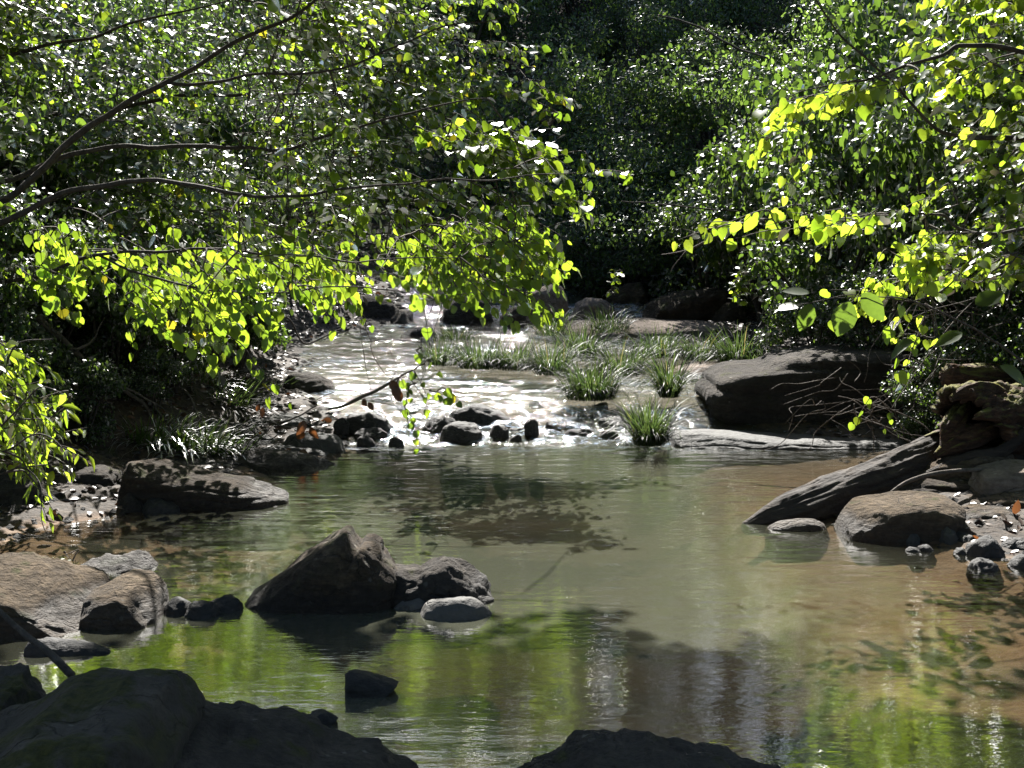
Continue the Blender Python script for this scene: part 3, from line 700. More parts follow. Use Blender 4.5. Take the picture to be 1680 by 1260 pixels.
rock('boulder', 'low dome boulder right of the narrow chute', [(722, 532), (730, 505), (755, 490), (780, 487), (800, 500), (808, 532)], .5, Y=15.7, zw=.35, p=2.6, mat=M_DKROCK)
rock('stone', 'black stone in the water below the upright boulder', [(500, 562), (510, 545), (540, 538), (560, 548), (568, 562)], .4, Y=14.9, zw=.32, p=2.5, mat=M_WETROCK)
rock('stone', 'thin black stone awash left of the upright boulder', [(560, 560), (575, 548), (610, 546), (640, 552), (650, 560)], .3, Y=14.6, zw=.31, p=2.5, mat=M_WETROCK)
rock('stone', 'dark stone at the foot of the chute', [(655, 556), (668, 540), (690, 536), (708, 545), (716, 556)], .3, Y=14.6, zw=.31, p=2.5, mat=M_WETROCK)
rock('slab_rock', 'flat pale rock shelf across the back of the grassy bar', [(850, 560), (856, 537), (900, 532), (980, 528), (1060, 527), (1140, 528), (1200, 532), (1230, 560)], 1.6, Y=15.2, zw=.30, p=4.5, mat=M_PALE, rough=.015)
rock('slab_rock', 'thin sunlit gravel shelf beside the huge square boulder', [(1085, 640), (1100, 606), (1140, 598), (1200, 597), (1225, 610), (1230, 640)], .8, Y=12.3, zw=.2, p=4, mat=M_PALE, rough=.02)
rock('slab_rock', 'dark flat rock under the tallest sedge clump', [(925, 656), (935, 640), (1000, 634), (1060, 636), (1110, 642), (1120, 656)], .5, Y=11.6, zw=.18, p=3, mat=M_WETROCK, rough=.03)

# ------------------------------------------------------------------ logs, branches
def log_thing(name, label, ctrl, rad, mat, cat, sides=18, bumpy=.22, group=None, bark=0.0, n=14):
    b = Bag(); b.tube(curve(ctrl, n), rad, sides, bumpy, seed=len(label), bark=bark)
    o = b.build(name, mat, origin=ctrl[0])
    return tag(o, label, cat, group)

log_thing('fallen_log', 'dark fallen log slanting from the right bank down into the pool',
          [P(1222, 868, 7.35), P(1290, 848, 7.45), P(1400, 806, 7.75), P(1500, 765, 8.05), P(1560, 735, 8.25)], [.03, .095, .13, .115, .10], M_LOG, 'log', 90, .14, bark=.12, n=60)

def hollow_log():
    root = empty('hollow_log', P(1600, 745, 8.15), 'rotten reddish hollow log with a mossy jagged mouth on the right bank', 'log')
    # a broken tube whose mouth points to the water, left open
    axis0, axis1 = P(1575, 702, 8.0), P(1790, 690, 8.9)
    n, sides = 60, 150
    ax = axis1 - axis0; L = np.linalg.norm(ax); ax /= L
    up = np.array([0, 0, 1.0]); a = np.cross(ax, up); a /= np.linalg.norm(a); b = np.cross(a, ax)
    ang = np.linspace(0, 2 * math.pi, sides, endpoint=False)
    def shell(rad0, inner):
        out = []
        for k in range(n):
            t = k / (n - 1)
            r = rad0 * (1 + .15 * t)
            pt = a[None] * np.cos(ang)[:, None] + b[None] * np.sin(ang)[:, None]
            tear = .20 * perlin(np.stack([np.cos(ang) * 1.6, np.sin(ang) * 1.6, 0 * ang + 3], -1)) + .09 * perlin(np.stack([np.cos(ang) * 5, np.sin(ang) * 5, 0 * ang], -1))
            tear = tear + .05 * ridged(np.stack([np.cos(ang) * 4, np.sin(ang) * 4, 0 * ang + 9], -1), 4) - .13 * np.sin(ang) 
            pos = axis0[None] + ax[None] * (t * L + (1 - t) ** 2 * (tear[:, None])) + pt * (r * np.array([1.0]))[:, None]
            q = pos * 4
            g = np.stack([np.cos(ang) * 3.2, np.sin(ang) * 3.2, np.full(sides, t * L * 2.2 + rad0 * 9)], -1)
            pos = pos + pt * (rad0 * (.12 * perlin(q) + .16 * (ridged(g, 5) - .5) + .07 * fbm(pos * 26, 3)))[:, None]
            out.append(pos)
        return np.concatenate(out)
    vo, vi = shell(.20, False), shell(.155, True)
    i = np.arange(n - 1)[:, None] * sides; j = np.arange(sides)[None, :]; k2 = (j + 1) % sides
    qo = np.stack([i + j, i + k2, i + sides + k2, i + sides + j], -1).reshape(-1, 4)
    qi = qo[:, ::-1] + n * sides
    jj = np.arange(sides); kk = (jj + 1) % sides
    rim = np.stack([jj, jj + n * sides, kk + n * sides, kk], -1)
    o = mesh_obj('log_shell', np.concatenate([vo, vi]) - np.array(root.location), [qo, qi, rim], M_ROT, root)
    bg = Bag()
    for (p0, p1, p2, r) in [((1535, 748), (1580, 722), (1640, 700), .055), ((1548, 735), (1560, 700), (1580, 668), .045), ((1560, 655), (1600, 640), (1650, 655), .04)]:
        bg.tube(curve([P(*p0, 7.95), P(*p1, 8.0), P(*p2, 8.2)], 24) - np.array(root.location), [.014, r, r * .8], 40, .4, seed=p0[0], bark=.35)
    bg.build('splinter', M_ROT, root)
hollow_log()
log_thing('broken_log', 'short orange rotten log end sticking out above the hollow log', [P(1552, 612, 9.0), P(1600, 622, 9.1), P(1700, 632, 9.4)], [.055, .085, .09], M_ROT, 'log', 40, .3, bark=.25, n=24)
log_thing('driftwood', 'long dark driftwood pole lying under the hollow log mouth', [P(1480, 800, 7.9), P(1560, 762, 8.0), P(1640, 752, 8.1), P(1740, 735, 8.2)], [.02, .05, .06, .06], M_LOG, 'log', 36, .25, bark=.2, n=24)
log_thing('driftwood', 'forked grey driftwood limb rising from the right bank slabs', [P(1510, 782, 7.85), P(1590, 752, 7.9), P(1645, 740, 7.95), P(1690, 700, 8.0)], [.015, .03, .032, .02], M_LOG, 'log', 28, .2, bark=.2, n=20)
log_thing('root', 'thin pale curved root arching over the dark slab on the right shore', [P(1455, 812, 7.5), P(1490, 790, 7.55), P(1540, 776, 7.6), P(1620, 770, 7.7), P(1690, 772, 7.8)], [.006, .011, .012, .011, .01], M_TWIG, 'root', 7, .1)
log_thing('stick', 'dark stick leaning across the bottom left boulder into the water', [P(-20, 985, 4.6), P(40, 1040, 4.5), P(80, 1070, 4.42), P(118, 1108, 4.35)], [.008, .010, .012, .013], M_BARK, 'stick', 7, .1)

def bare_branch(name, label, main, rad, subs, Y, cat='branch', mat=None, leaf=None):
    root = empty(name, P(*main[0], Y), label, cat)
    o0 = np.array(root.location)
    b = Bag()
    mpts = curve([P(px, py, Y + .12 * k) for k, (px, py) in enumerate(main)], 10)
    mpts = mpts + .012 * np.stack([perlin(mpts * 7 + 3), perlin(mpts * 7), perlin(mpts * 7 + 8)], -1)
    b.tube(mpts - o0, rad, 7, .12)
    for s in subs:
        c = curve([P(px, py, Y + .1 * k) for k, (px, py) in enumerate(s)], 8)
        c = c + .012 * np.stack([perlin(c * 9 + 3), perlin(c * 9), perlin(c * 9 + 8)], -1)
        b.tube(c - o0, [rad[0] * .5, rad[0] * .3, .002], 5, .1)
    b.build('limb', mat or M_TWIG, root)
    if leaf:
        lb = Bag(); n = len(leaf)
        pos = np.array([P(px, py, Y + .05) for px, py, s in leaf]) - o0
        for i in range(n):
            lb = Bag()
            leaves(lb, OVAL, pos[i:i + 1], rng.normal(0, .5, (1, 3)) - [[0, 0, 1]], rng.normal(0, .5, (1, 3)) - [[0, 1, 0]], np.array([leaf[i][2] * .8 * Y / F]))
            lb.build('dead_leaf', M_DEAD, root)

bare_branch('dead_branch', 'dead branch with brown curled leaves hanging over the rapids', [(540, 672), (585, 655), (630, 635), (670, 610), (705, 590)], [.006, .012, .010, .006, .003],
            [[(640, 630), (650, 600), (640, 575)], [(600, 648), (560, 640), (520, 655)], [(660, 618), (700, 620), (730, 600)], [(590, 655), (640, 665), (690, 690)]], 9.2,
            leaf=[(640, 625, 30), (648, 632, 34), (655, 640, 26), (595, 655, 22), (604, 660, 20)])
bare_branch('dead_branch', 'grey fallen branch lying over the left shore slabs with rusty leaves', [(180, 695), (260, 690), (330, 690), (400, 697), (470, 690), (520, 665)], [.018, .014, .011, .009, .007, .004],
            [[(330, 690), (300, 640), (245, 640)], [(400, 697), (440, 720), (480, 690)], [(270, 690), (240, 650), (215, 640)], [(440, 693), (480, 700), (520, 690)]], 9.35,
            leaf=[(425, 662, 18), (432, 668, 22), (500, 690, 34), (510, 700, 30), (496, 706, 28), (256, 590, 22)])
bare_branch('dead_branch', 'dark bare branch slanting down the left bank behind the bright shrub', [(60, 520), (120, 575), (180, 625), (230, 660), (262, 700)], [.022, .02, .017, .012, .006], [[(180, 625), (215, 640), (250, 660), (278, 680)], [(120, 575), (150, 560), (170, 520)]], 8.9)
bare_branch('dead_branch', 'pale bare twig at the left edge of the bright water', [(420, 545), (470, 520), (500, 565), (545, 545), (580, 535)], [.006, .008, .008, .006, .003], [[(470, 520), (460, 480), (440, 440)], [(545, 545), (590, 548), (640, 550)]], 12.5)
bare_branch('dead_branch', 'pale dead branch reaching over the dark hollow at the back', [(1240, 350), (1180, 385), (1130, 410), (1085, 418)], [.012, .010, .007, .003], [[(1130, 410), (1110, 430), (1100, 445)], [(1180, 385), (1140, 380), (1100, 372)]], 10.5)
bare_branch('dead_branch', 'thin fallen trunk leaning out of the dark undergrowth at the back', [(960, 470), (1000, 425), (1060, 385), (1130, 340)], [.008, .014, .018, .02], [[(1000, 425), (998, 460), (985, 500)], [(1000, 425), (975, 405), (960, 380)]], 17)
bare_branch('dead_branch', 'long pale vine drooping across the dark hillside', [(1020, 330), (1120, 338), (1200, 345), (1260, 340)], [.006, .007, .007, .006], [], 14)
bare_branch('dead_branch', 'thin arching pale branch high on the dark hillside', [(1080, 25), (1150, 45), (1200, 75), (1260, 95)], [.010, .012, .012, .010], [[(1150, 45), (1190, 60), (1230, 50)]], 16)

# tangle of roots hanging on the right bank
def tangle(label, x0, x1, y0, y1, Y, n, seed):
    r = np.random.default_rng(seed)
    root = empty('root_tangle', P((x0 + x1) / 2, y1, Y), label, 'roots')
    o0 = np.array(root.location); b = Bag()
    for k in range(n):
        px, py = r.uniform(x0, x1), r.uniform(y0, y0 + .4 * (y1 - y0))
        pts = [(px, py)]
        dx, dy = r.normal(0, 1), r.uniform(.2, 1)
        for s in range(4):
            dx += r.normal(0, .7); dy += r.normal(0, .5)
            px += dx * 22; py += dy * 22
            pts.append((px, min(py, y1)))
        dY = r.uniform(-.25, .25)
        c = curve([P(a, bb, Y + dY + r.normal(0, .04)) for a, bb in pts], 6)
        w = r.uniform(.002, .0048)
        b.tube(c - o0, [w, w * .8, .0015], 5, .1)
    b.build('root', M_TWIG, root)
tangle('tangle of thin bare roots hanging beside the huge square boulder', 1360, 1520, 580, 735, 9.55, 16, 1)
tangle('tangle of bare twigs above the hollow log on the right edge', 1500, 1700, 470, 640, 9.3, 26, 2)
tangle('low tangle of dry twigs at the end of the flat pale ledge', 1340, 1460, 650, 742, 9.3, 18, 3)

# ------------------------------------------------------------------ grass
def tussock(label, px, py, Y, n, length, spread, group, lean=(0, 0), seed=0, mat=None, width=.007):
    r = np.random.default_rng(seed + 100)
    g = P(px, py, Y)
    root = empty('sedge_clump', g, label, 'grass clump', group)
    S = 6
    az = r.uniform(0, 2 * math.pi, n); rad = spread * np.sqrt(r.uniform(0, 1, n)) * .45
    base = np.stack([np.cos(az) * rad * 1.3, np.sin(az) * rad, np.zeros(n) - .03], -1)
    out = np.stack([np.cos(az + r.normal(0, .5, n)), np.sin(az + r.normal(0, .5, n)), np.zeros(n)], -1)
    L = length * r.uniform(.45, 1.15, n)
    bend = r.uniform(.3, 1.7, n)
    t = np.linspace(0, 1, S)
    th = bend[:, None] * (.25 + 1.35 * t[None, :] ** 1.3)
    st = L[:, None] / (S - 1)
    hor = np.concatenate([np.zeros((n, 1)), np.cumsum(np.sin(th[:, 1:]) * st, 1)], 1)
    ver = np.concatenate([np.zeros((n, 1)), np.cumsum(np.cos(th[:, 1:]) * st, 1)], 1)
    p = base[:, None, :] + out[:, None, :] * hor[:, :, None] + np.array([0, 0, 1])[None, None] * ver[:, :, None]
    p = p + np.array([lean[0], lean[1], 0])[None, None] * (t[None, :, None] ** 1.5) * L[:, None, None]
    sd = np.stack([-out[:, 1], out[:, 0], np.zeros(n)], -1)
    w = width * r.uniform(.6, 1.3, n)[:, None] * np.array([.7, 1, 1, .85, .55, .08])[None]
    v = np.stack([p - sd[:, None] * w[:, :, None], p + sd[:, None] * w[:, :, None]], 2).reshape(-1, 3)
    i = (np.arange(n) * S * 2)[:, None] + (np.arange(S - 1) * 2)[None]
    q = np.stack([i, i + 1, i + 3, i + 2], -1).reshape(-1, 4)
    mesh_obj('grass_blades', v, [q], mat or M_GRASS, root)

GS = 'sedge clumps growing in the stream'
for k, (px, py, zw, n, L, sp, lab) in enumerate([
    (725, 592, .27, 260, .42, .38, 'low sedge clump at the left tip of the grassy bar'),
    (745, 552, .31, 160, .30, .40, 'short dull sedge patch upstream at the left of the bar'),
    (790, 598, .27, 420, .50, .42, 'arching grey green sedge clump with blades hanging in the water'),
    (845, 600, .27, 340, .48, .38, 'dense sedge clump in the middle of the grassy bar'),
    (905, 608, .25, 300, .60, .34, 'bright sunlit sedge clump on a pale base'),
    (955, 585, .28, 360, .62, .45, 'tall sedge clump behind the bright sunlit one'),
    (970, 648, .19, 520, .56, .46, 'largest dark sedge clump overhanging the rapids'),
    (1020, 610, .22, 380, .56, .44, 'leafy sedge clump right of the largest dark one'),
    (1098, 645, .19, 240, .78, .20, 'tall narrow sedge clump on a red root in midstream'),
    (1066, 722, .07, 420, .56, .30, 'isolated sedge clump at the right of the little fall'),
    (1045, 700, .10, 160, .42, .26, 'yellow green sedge tuft leaning on the isolated clump'),
    (1080, 580, .28, 320, .52, .45, 'shaded sedge patch at the back of the bar'),
    (1150, 585, .28, 300, .48, .40, 'sedge patch beside the gravel shelf'),
    (1210, 592, .27, 340, .62, .38, 'bright arching sedge clump above the gravel shelf'),
    (1255, 598, .26, 280, .40, .42, 'short sunlit sedge along the top of the huge boulder'),
    (1000, 540, .36, 200, .55, .40, 'thin dark sedge sprouting by the flat rock shelf'),
    (905, 545, .36, 160, .50, .34, 'sparse sedge at the foot of the tall pale boulder')]):
    Yc = G(px, py, zw)[1]
    tussock(lab, px, py, Yc, int(n * 1.35), L * .60, sp * .72 * Yc / 12, GS, seed=k, width=.0031)
GL = 'grass clumps on the left bank'
for k, (px, py, Y, n, L, sp, ln, lab) in enumerate([
    (350, 745, 9.3, 460, .50, .55, (.35, -.1), 'long green grass trailing into the water at the left shore'),
    (300, 740, 9.2, 360, .45, .5, (.2, -.2), 'dark grass at the foot of the left bank'),
    (250, 725, 9.2, 300, .45, .5, (.1, -.2), 'shaded grass beneath the dark bare branch'),
    (355, 680, 10.4, 420, .60, .5, (.3, -.2), 'drooping dark grass mound above the shore slabs'),
    (300, 650, 10.6, 300, .55, .5, (.2, -.2), 'dim grass tuft higher on the left bank'),
    (410, 660, 11.2, 300, .5, .45, (.3, -.1), 'hanging grass beside the flat topped boulder'),
    (455, 535, 15.5, 300, .6, .6, (.2, -.1), 'hanging grass at the far end of the left bank')]):
    tussock(lab, px, py, Y, n, L * .62, sp * .8, GL, ln, seed=50 + k, mat=M_DARK if k in (1, 2, 4) else M_GRASS, width=.0045)

# ------------------------------------------------------------------ trees
def inside(poly, x, y):
    poly = np.asarray(poly, float); c = np.zeros(len(x), bool)
    n = len(poly)
    for i in range(n):
        x1, y1 = poly[i]; x2, y2 = poly[(i + 1) % n]
        c ^= ((y1 > y) != (y2 > y)) & (x < (x2 - x1) * (y - y1) / (y2 - y1 + 1e-12) + x1)
    return c

def sample(poly, n, gap=None, gscale=110):
    poly = np.asarray(poly, float); lo, hi = poly.min(0), poly.max(0)
    out = np.zeros((0, 2))
    while len(out) < n:
        q = rng.uniform(lo, hi, (4 * n, 2))
        k = inside(poly, q[:, 0], q[:, 1])
        if gap is not None:
            k &= perlin(np.stack([q[:, 0] / gscale, q[:, 1] / gscale * 1.3, 0 * q[:, 0] + 31], -1)) > gap
        out = np.concatenate([out, q[k]])
    return out[:n]

class Tree:
    def __init__(self, name, label, cat, base, group=None):
        self.root = empty(name, base, label, cat, group)
        self.o = np.array(base, float)
        self.tr, self.tw, self.lf = Bag(), Bag(), {}
        self.nodes = np.zeros((0, 3))
    def limb(self, ctrl, rad, sides=8, n=10, wob=.05, thin=.48):
        c = curve(ctrl, n)
        rad = [r if r > .07 else r * thin for r in rad]
        wob = min(wob, 14 * max(rad))
        c = c + wob * .5 * np.stack([perlin(c * 4.3 + 3), perlin(c * 4.3 + 11), perlin(c * 4.3 + 8)], -1)
        c = c + wob * np.stack([perlin(c * 1.7 + 3), perlin(c * 1.7 + 11), perlin(c * 1.7 + 8)], -1)
        self.tr.tube(c - self.o, rad, sides, .12)
        self.nodes = np.concatenate([self.nodes, c])
        return c
    def sprays(self, pts, dirs, L, nl, size, tmpl, matkey, droop=.3, pend=0.0, twig=.004):
        for S, d in zip(pts, dirs):
            if sunny(S): continue
            d = d / np.linalg.norm(d)
            l = L * rng.uniform(.7, 1.25)
            a = S - d * l * .5
            k = np.argmin(((self.nodes - a) ** 2).sum(1) + 3.0 * np.maximum(0, (self.nodes - a) @ d) ** 2)
            B = self.nodes[k]
            midp = (a + B) / 2 + np.array([0, 0, .06 * np.linalg.norm(a - B)])
            e = S + d * l * .5 + np.array([0, 0, -droop * l * .35])
            c = curve([B, midp, a, S + np.array([0, 0, -.04 * l]), e], 4)
            w = twig * rng.uniform(.7, 1.2)
            self.tw.tube(c - self.o, [w * 1.5, w, w * .7, w * .3], 4)
            self.nodes = np.concatenate([self.nodes, c[4:13:3]])
            m = max(3, int(nl * rng.uniform(.7, 1.3)))
            tt = np.linspace(.0, 1.0, m)
            tip = c[8:]
            idx = tt * (len(tip) - 1)
            i0 = np.minimum(idx.astype(int), len(tip) - 2); f = (idx - i0)[:, None]
            pos = tip[i0] * (1 - f) + tip[i0 + 1] * f
            side = np.cross(d, [0, 0, 1.0]); side /= np.linalg.norm(side) + 1e-9
            sg = np.where(np.arange(m) % 2 == 0, 1, -1)[:, None]
            axis = d[None] * .6 + side[None] * sg * .9 + rng.normal(0, .35, (m, 3)) + np.array([0, 0, -droop - pend * 1.3])
            nrm = np.array([0, 0, 1.0]) + rng.normal(0, .42, (m, 3)) + pend * np.array([0, -1.0, -.7]) + pend * rng.normal(0, .5, (m, 3))
            axn = axis / np.linalg.norm(axis, axis=1)[:, None]
            pos = pos + axn * .018
            leaves(self.lf.setdefault((matkey.name), Bag()), tmpl, pos - self.o, axis, nrm, size * rng.uniform(.5, 1.22, m))
    def done(self, mats, trunk_mat=None):
        if self.tr.n: self.tr.build('trunk', trunk_mat or M_BARK, self.root)
        if self.tw.n: self.tw.build('twig', M_TWIG, self.root)
        for k, b in self.lf.items():
            b.build('crown', mats[k], self.root, smooth=True)
MATS = {m.name: m for m in (M_REDBUD, M_BRIGHT, M_DARK, M_FAR)}

def dirs_for(n, main, jit):
    return np.asarray(main, float)[None] + rng.normal(0, jit, (n, 3))

def to3(q, Y0, Y1, keep=None, drop=None):
    if keep or drop:
        out = []
        for a, b in q:
            for _ in range(30):
                p = P(a, b, rng.uniform(Y0, Y1)); u = p[1] - p[2] / math.tan(SUN_EL)
                if (keep is None or keep[0] < u < keep[1]) and (drop is None or not drop[0] < u < drop[1]):
                    out.append(p); break
        return np.array(out)
    Ys = rng.uniform(Y0, Y1, len(q))
    return np.array([P(a, b, y) for (a, b), y in zip(q, Ys)])

# --- the big overhanging tree on the left
T = Tree('redbud_tree', 'large heart-leaved tree leaning from the left bank over the stream', 'tree', (-4.3, 8.6, .55))
T.limb([(-4.3, 8.6, .4), (-4.1, 8.6, 1.3), (-3.7, 8.6, 2.1), (-3.3, 8.7, 3.3), (-2.6, 8.8, 4.6), (-1.6, 8.9, 5.8)], [.16, .13, .11, .08, .05, .02], 12)
T.limb([(-4.0, 8.6, 1.5), P(0, 330, 8.5), P(130, 215, 8.4), P(270, 130, 8.4), P(420, 55, 8.4), P(600, -60, 8.4)], [.055, .045, .038, .03, .022, .01])
T.limb([(-4.0, 8.6, 1.3), P(0, 300, 8.9), P(150, 242, 8.9), P(300, 238, 8.9), P(460, 236, 8.8), P(640, 190, 8.6), P(800, 160, 8.5)], [.05, .04, .032, .028, .022, .014, .006])
T.limb([(-4.0, 8.6, 1.2), P(-20, 385, 8.2), P(90, 320, 8.2), P(260, 300, 8.1), P(460, 320, 8.0), P(700, 300, 7.9), P(960, 280, 7.8)], [.05, .042, .034, .026, .018, .011, .005])
T.limb([(-4.1, 8.6, 1.1), P(0, 460, 8.6), P(160, 430, 8.6), P(330, 410, 8.5), P(520, 420, 8.4), P(760, 420, 8.3)], [.04, .03, .022, .017, .012, .005])
T.limb([P(160, 430, 8.6), P(300, 470, 8.4), P(420, 480, 8.3), P(560, 470, 8.2), P(700, 490, 8.1)], [.016, .013, .01, .008, .004])
T.limb([P(270, 130, 8.4), P(440, 130, 8.2), P(640, 80, 8.0), P(830, 20, 7.9)], [.022, .016, .011, .005])
T.limb([(-3.5, 8.6, 2.6), P(100, -60, 8.6), P(400, -150, 8.4), P(700, -230, 8.3)], [.05, .035, .025, .01])
T.limb([(-3.7, 8.6, 2.1), P(-100, 120, 9.2), P(150, 60, 9.4), P(380, 0, 9.5)], [.05, .035, .02, .01])
right = np.array([.9, -.25, -.12])
UP = [(-160, -60), (400, -80), (800, -40), (845, 60), (850, 100), (770, 130), (690, 180), (790, 215), (930, 225), (1000, 290), (960, 350), (880, 380), (600, 430), (300, 420), (0, 430), (-160, 430)]
q = sample(UP, 860, -.36); q3 = to3(q, 7.0, 11.6, keep=(5.85, 20), drop=(6.7, 8.1)); q3 = np.array([p for p in q3 if p[0] < -.9 or p[1] - p[2] / math.tan(SUN_EL) > 6.7]); T.sprays(q3, dirs_for(len(q3), right, .45), .40, 11, .070, HEART, M_REDBUD, .3, .18)
q = sample(UP, 760, -.36); q3 = to3(q, 7.0, 11.6, keep=(5.85, 20), drop=(6.7, 8.1)); q3 = np.array([p for p in q3 if p[0] < -.9 or p[1] - p[2] / math.tan(SUN_EL) > 6.7]); T.sprays(q3, dirs_for(len(q3), right, .5), .40, 12, .064, OVAL, M_REDBUD, .25, .05)
q = sample([(-160, -700), (600, -620), (830, -300), (800, -60), (-160, -60)], 330, -.3); q3 = to3(q, 7.0, 10.2); q3 = q3[q3[:, 1] - 1.15 * q3[:, 2] < 5.8]; T.sprays(q3, dirs_for(len(q3), right, .5), .45, 11, .08, HEART, M_REDBUD, .3, .2)
q = sample([(820, 205), (950, 222), (1000, 250), (1015, 350), (960, 350), (840, 270), (700, 220)], 130); q3 = to3(q, 7.9, 10.6, keep=(6.75, 7.35)); T.sprays(q3, dirs_for(len(q3), right, .3), .34, 10, .078, HEART, M_REDBUD, .35, .25)
q = sample([(690, 20), (840, 10), (858, 90), (800, 115), (700, 120)], 40); T.sprays(to3(q, 8.6, 9.5), dirs_for(len(q), right, .3), .34, 10, .088, OVAL, M_REDBUD, .35, .45)
q = sample([(560, -40), (830, -40), (850, 110), (760, 135), (680, 200), (540, 220)], 130, -.3); q3 = to3(q, 8.6, 12.2, keep=(8.15, 9.6)); T.sprays(q3, dirs_for(len(q3), right, .45), .38, 11, .078, OVAL, M_REDBUD, .3, .2)
q = sample([(600, 120), (860, 100), (1010, 240), (1000, 350), (900, 380), (640, 380)], 70, -.3); q3 = to3(q, 7.4, 11.2, keep=(8.15, 9.2)); T.sprays(q3, dirs_for(len(q3), right, .4), .36, 10, .076, HEART, M_REDBUD, .4, .3)
q = sample([(420, 380), (900, 350), (905, 430), (870, 500), (800, 485), (690, 455), (560, 480), (430, 460)], 170, -.3); q3 = to3(q, 7.2, 9.8, keep=(7.0, 8.1))
for t_, part in ((HEART, q3[::2]), (OVAL, q3[1::2])): T.sprays(part, dirs_for(len(part), right + [0, 0, -.3], .35), .34, 9, .070, t_, M_REDBUD, .5, .65)
q = sample([(0, 400), (420, 390), (430, 500), (400, 560), (300, 560), (180, 480), (40, 470)], 115, -.25); q3 = to3(q, 7.2, 9.6, keep=(6.7, 8.1)); T.sprays(q3, dirs_for(len(q3), right + [0, 0, -.4], .35), .34, 8, .072, HEART, M_REDBUD, .5, .8)
for (px, py, m) in [(500, 480, 8), (530, 500, 6), (420, 600, 5), (450, 622, 3), (520, 468, 6), (840, 470, 8), (860, 520, 6), (820, 500, 7), (700, 530, 4), (185, 560, 6), (340, 560, 7), (205, 500, 8)]:
    q = np.array([[px, py]]); T.sprays(to3(q, 7.9, 8.1), dirs_for(1, right * .6 + [0, 0, -.7], .2), .26, m, .072, HEART, M_REDBUD, .5, .9)
for path in [[(690, 560), (700, 610), (670, 650), (690, 740)], [(610, 560), (640, 620), (720, 640), (750, 640)], [(720, 500), (705, 560), (690, 640), (670, 700)], [(590, 520), (600, 600), (610, 640), (620, 720)]]:
    c = T.limb([T.nodes[np.argmin(((T.nodes - P(*path[0], 8.1)) ** 2).sum(1))]] + [P(a, b, 8.1) for a, b in path], [.005, .004, .003, .002, .001], 4, 6, .02)
    if path[0][0] != 590:
        cc = c[14:]
        q3 = cc[::4]; T.sprays(q3, dirs_for(len(q3), (.3, 0, -.8), .4), .14, 4, .055, HEART, M_REDBUD, .5, .8)
T.done(MATS)

# second tree of small dull leaves behind it on the left bank
T = Tree('understory_tree', 'small-leaved dark tree behind the heart-leaved one on the left bank', 'tree', (-5.2, 11.6, 1.3))
T.limb([(-5.2, 11.6, 1.1), (-4.9, 11.6, 2.4), (-4.2, 11.5, 3.6), (-3.2, 11.4, 4.6)], [.13, .1, .07, .03], 10)
T.limb([(-4.9, 11.6, 2.2), P(40, 200, 11.3), P(300, 160, 11.2), P(600, 150, 11.0)], [.06, .045, .03, .012])
T.limb([(-5.0, 11.6, 1.9), P(0, 360, 11.5), P(250, 350, 11.4), P(500, 330, 11.2)], [.05, .04, .025, .01])
T.limb([(-4.6, 11.6, 2.9), P(150, -20, 11.6), P(500, -60, 11.4)], [.05, .03, .012])
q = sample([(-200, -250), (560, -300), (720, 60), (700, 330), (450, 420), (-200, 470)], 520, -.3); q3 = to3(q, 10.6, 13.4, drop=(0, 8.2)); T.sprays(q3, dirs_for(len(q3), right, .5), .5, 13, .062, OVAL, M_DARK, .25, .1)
T.done(MATS)

# --- right tree
T = Tree('redbud_tree', 'heart-leaved tree reaching in from the upper right corner', 'tree', (4.6, 8.4, 1.3))
left = np.array([-.9, -.2, -.15])
T.limb([(4.6, 8.4, 1.0), (4.4, 8.4, 2.2), (3.9, 8.4, 3.3), (3.2, 8.4, 4.4), (2.2, 8.4, 5.6)], [.14, .11, .09, .06, .02], 12)
T.limb([(4.4, 8.4, 2.2), P(1640, 80, 8.0), P(1530, 90, 7.9), P(1400, 130, 7.8), P(1270, 165, 7.7)], [.04, .028, .02, .012, .004])
T.limb([(4.5, 8.4, 1.9), P(1680, 230, 8.2), P(1560, 210, 8.0), P(1480, 150, 7.9), P(1380, 40, 7.8), P(1300, -60, 7.7)], [.04, .028, .022, .015, .01, .005])
T.limb([(4.5, 8.4, 1.7), P(1640, 380, 7.8), P(1540, 350, 7.7), P(1440, 352, 7.6), P(1330, 358, 7.5), P(1230, 362, 7.4), P(1130, 372, 7.4)], [.03, .02, .014, .011, .008, .005, .002])
T.limb([(4.4, 8.4, 2.6), P(1700, -80, 8.4), P(1500, -130, 8.3), P(1330, -160, 8.2)], [.05, .03, .02, .01])
T.limb([P(1640, 380, 7.8), P(1590, 430, 7.6), P(1540, 480, 7.5), P(1460, 480, 7.45), P(1400, 475, 7.4), P(1300, 500, 7.35)], [.014, .011, .009, .007, .005, .003])
q = sample([(1400, -60), (1750, -60), (1750, 260), (1640, 270), (1520, 190), (1420, 120), (1340, 60)], 150, -.3); q3 = to3(q, 6.8, 11.2, keep=(5.55, 20), drop=(5.95, 7.1)); T.sprays(q3, dirs_for(len(q3), left, .4), .36, 10, .080, HEART, M_BRIGHT, .35, .3)
q = sample([(1270, 130), (1420, 115), (1480, 130), (1460, 160), (1300, 185), (1255, 175)], 22); T.sprays(to3(q, 7.5, 7.9), dirs_for(len(q), left, .25), .3, 8, .076, HEART, M_BRIGHT, .4, .5)
q = sample([(1130, 355), (1290, 335), (1420, 335), (1420, 375), (1300, 385), (1140, 385)], 17); T.sprays(to3(q, 7.3, 7.6), dirs_for(len(q), left, .25), .26, 6, .074, HEART, M_BRIGHT, .4, .6)
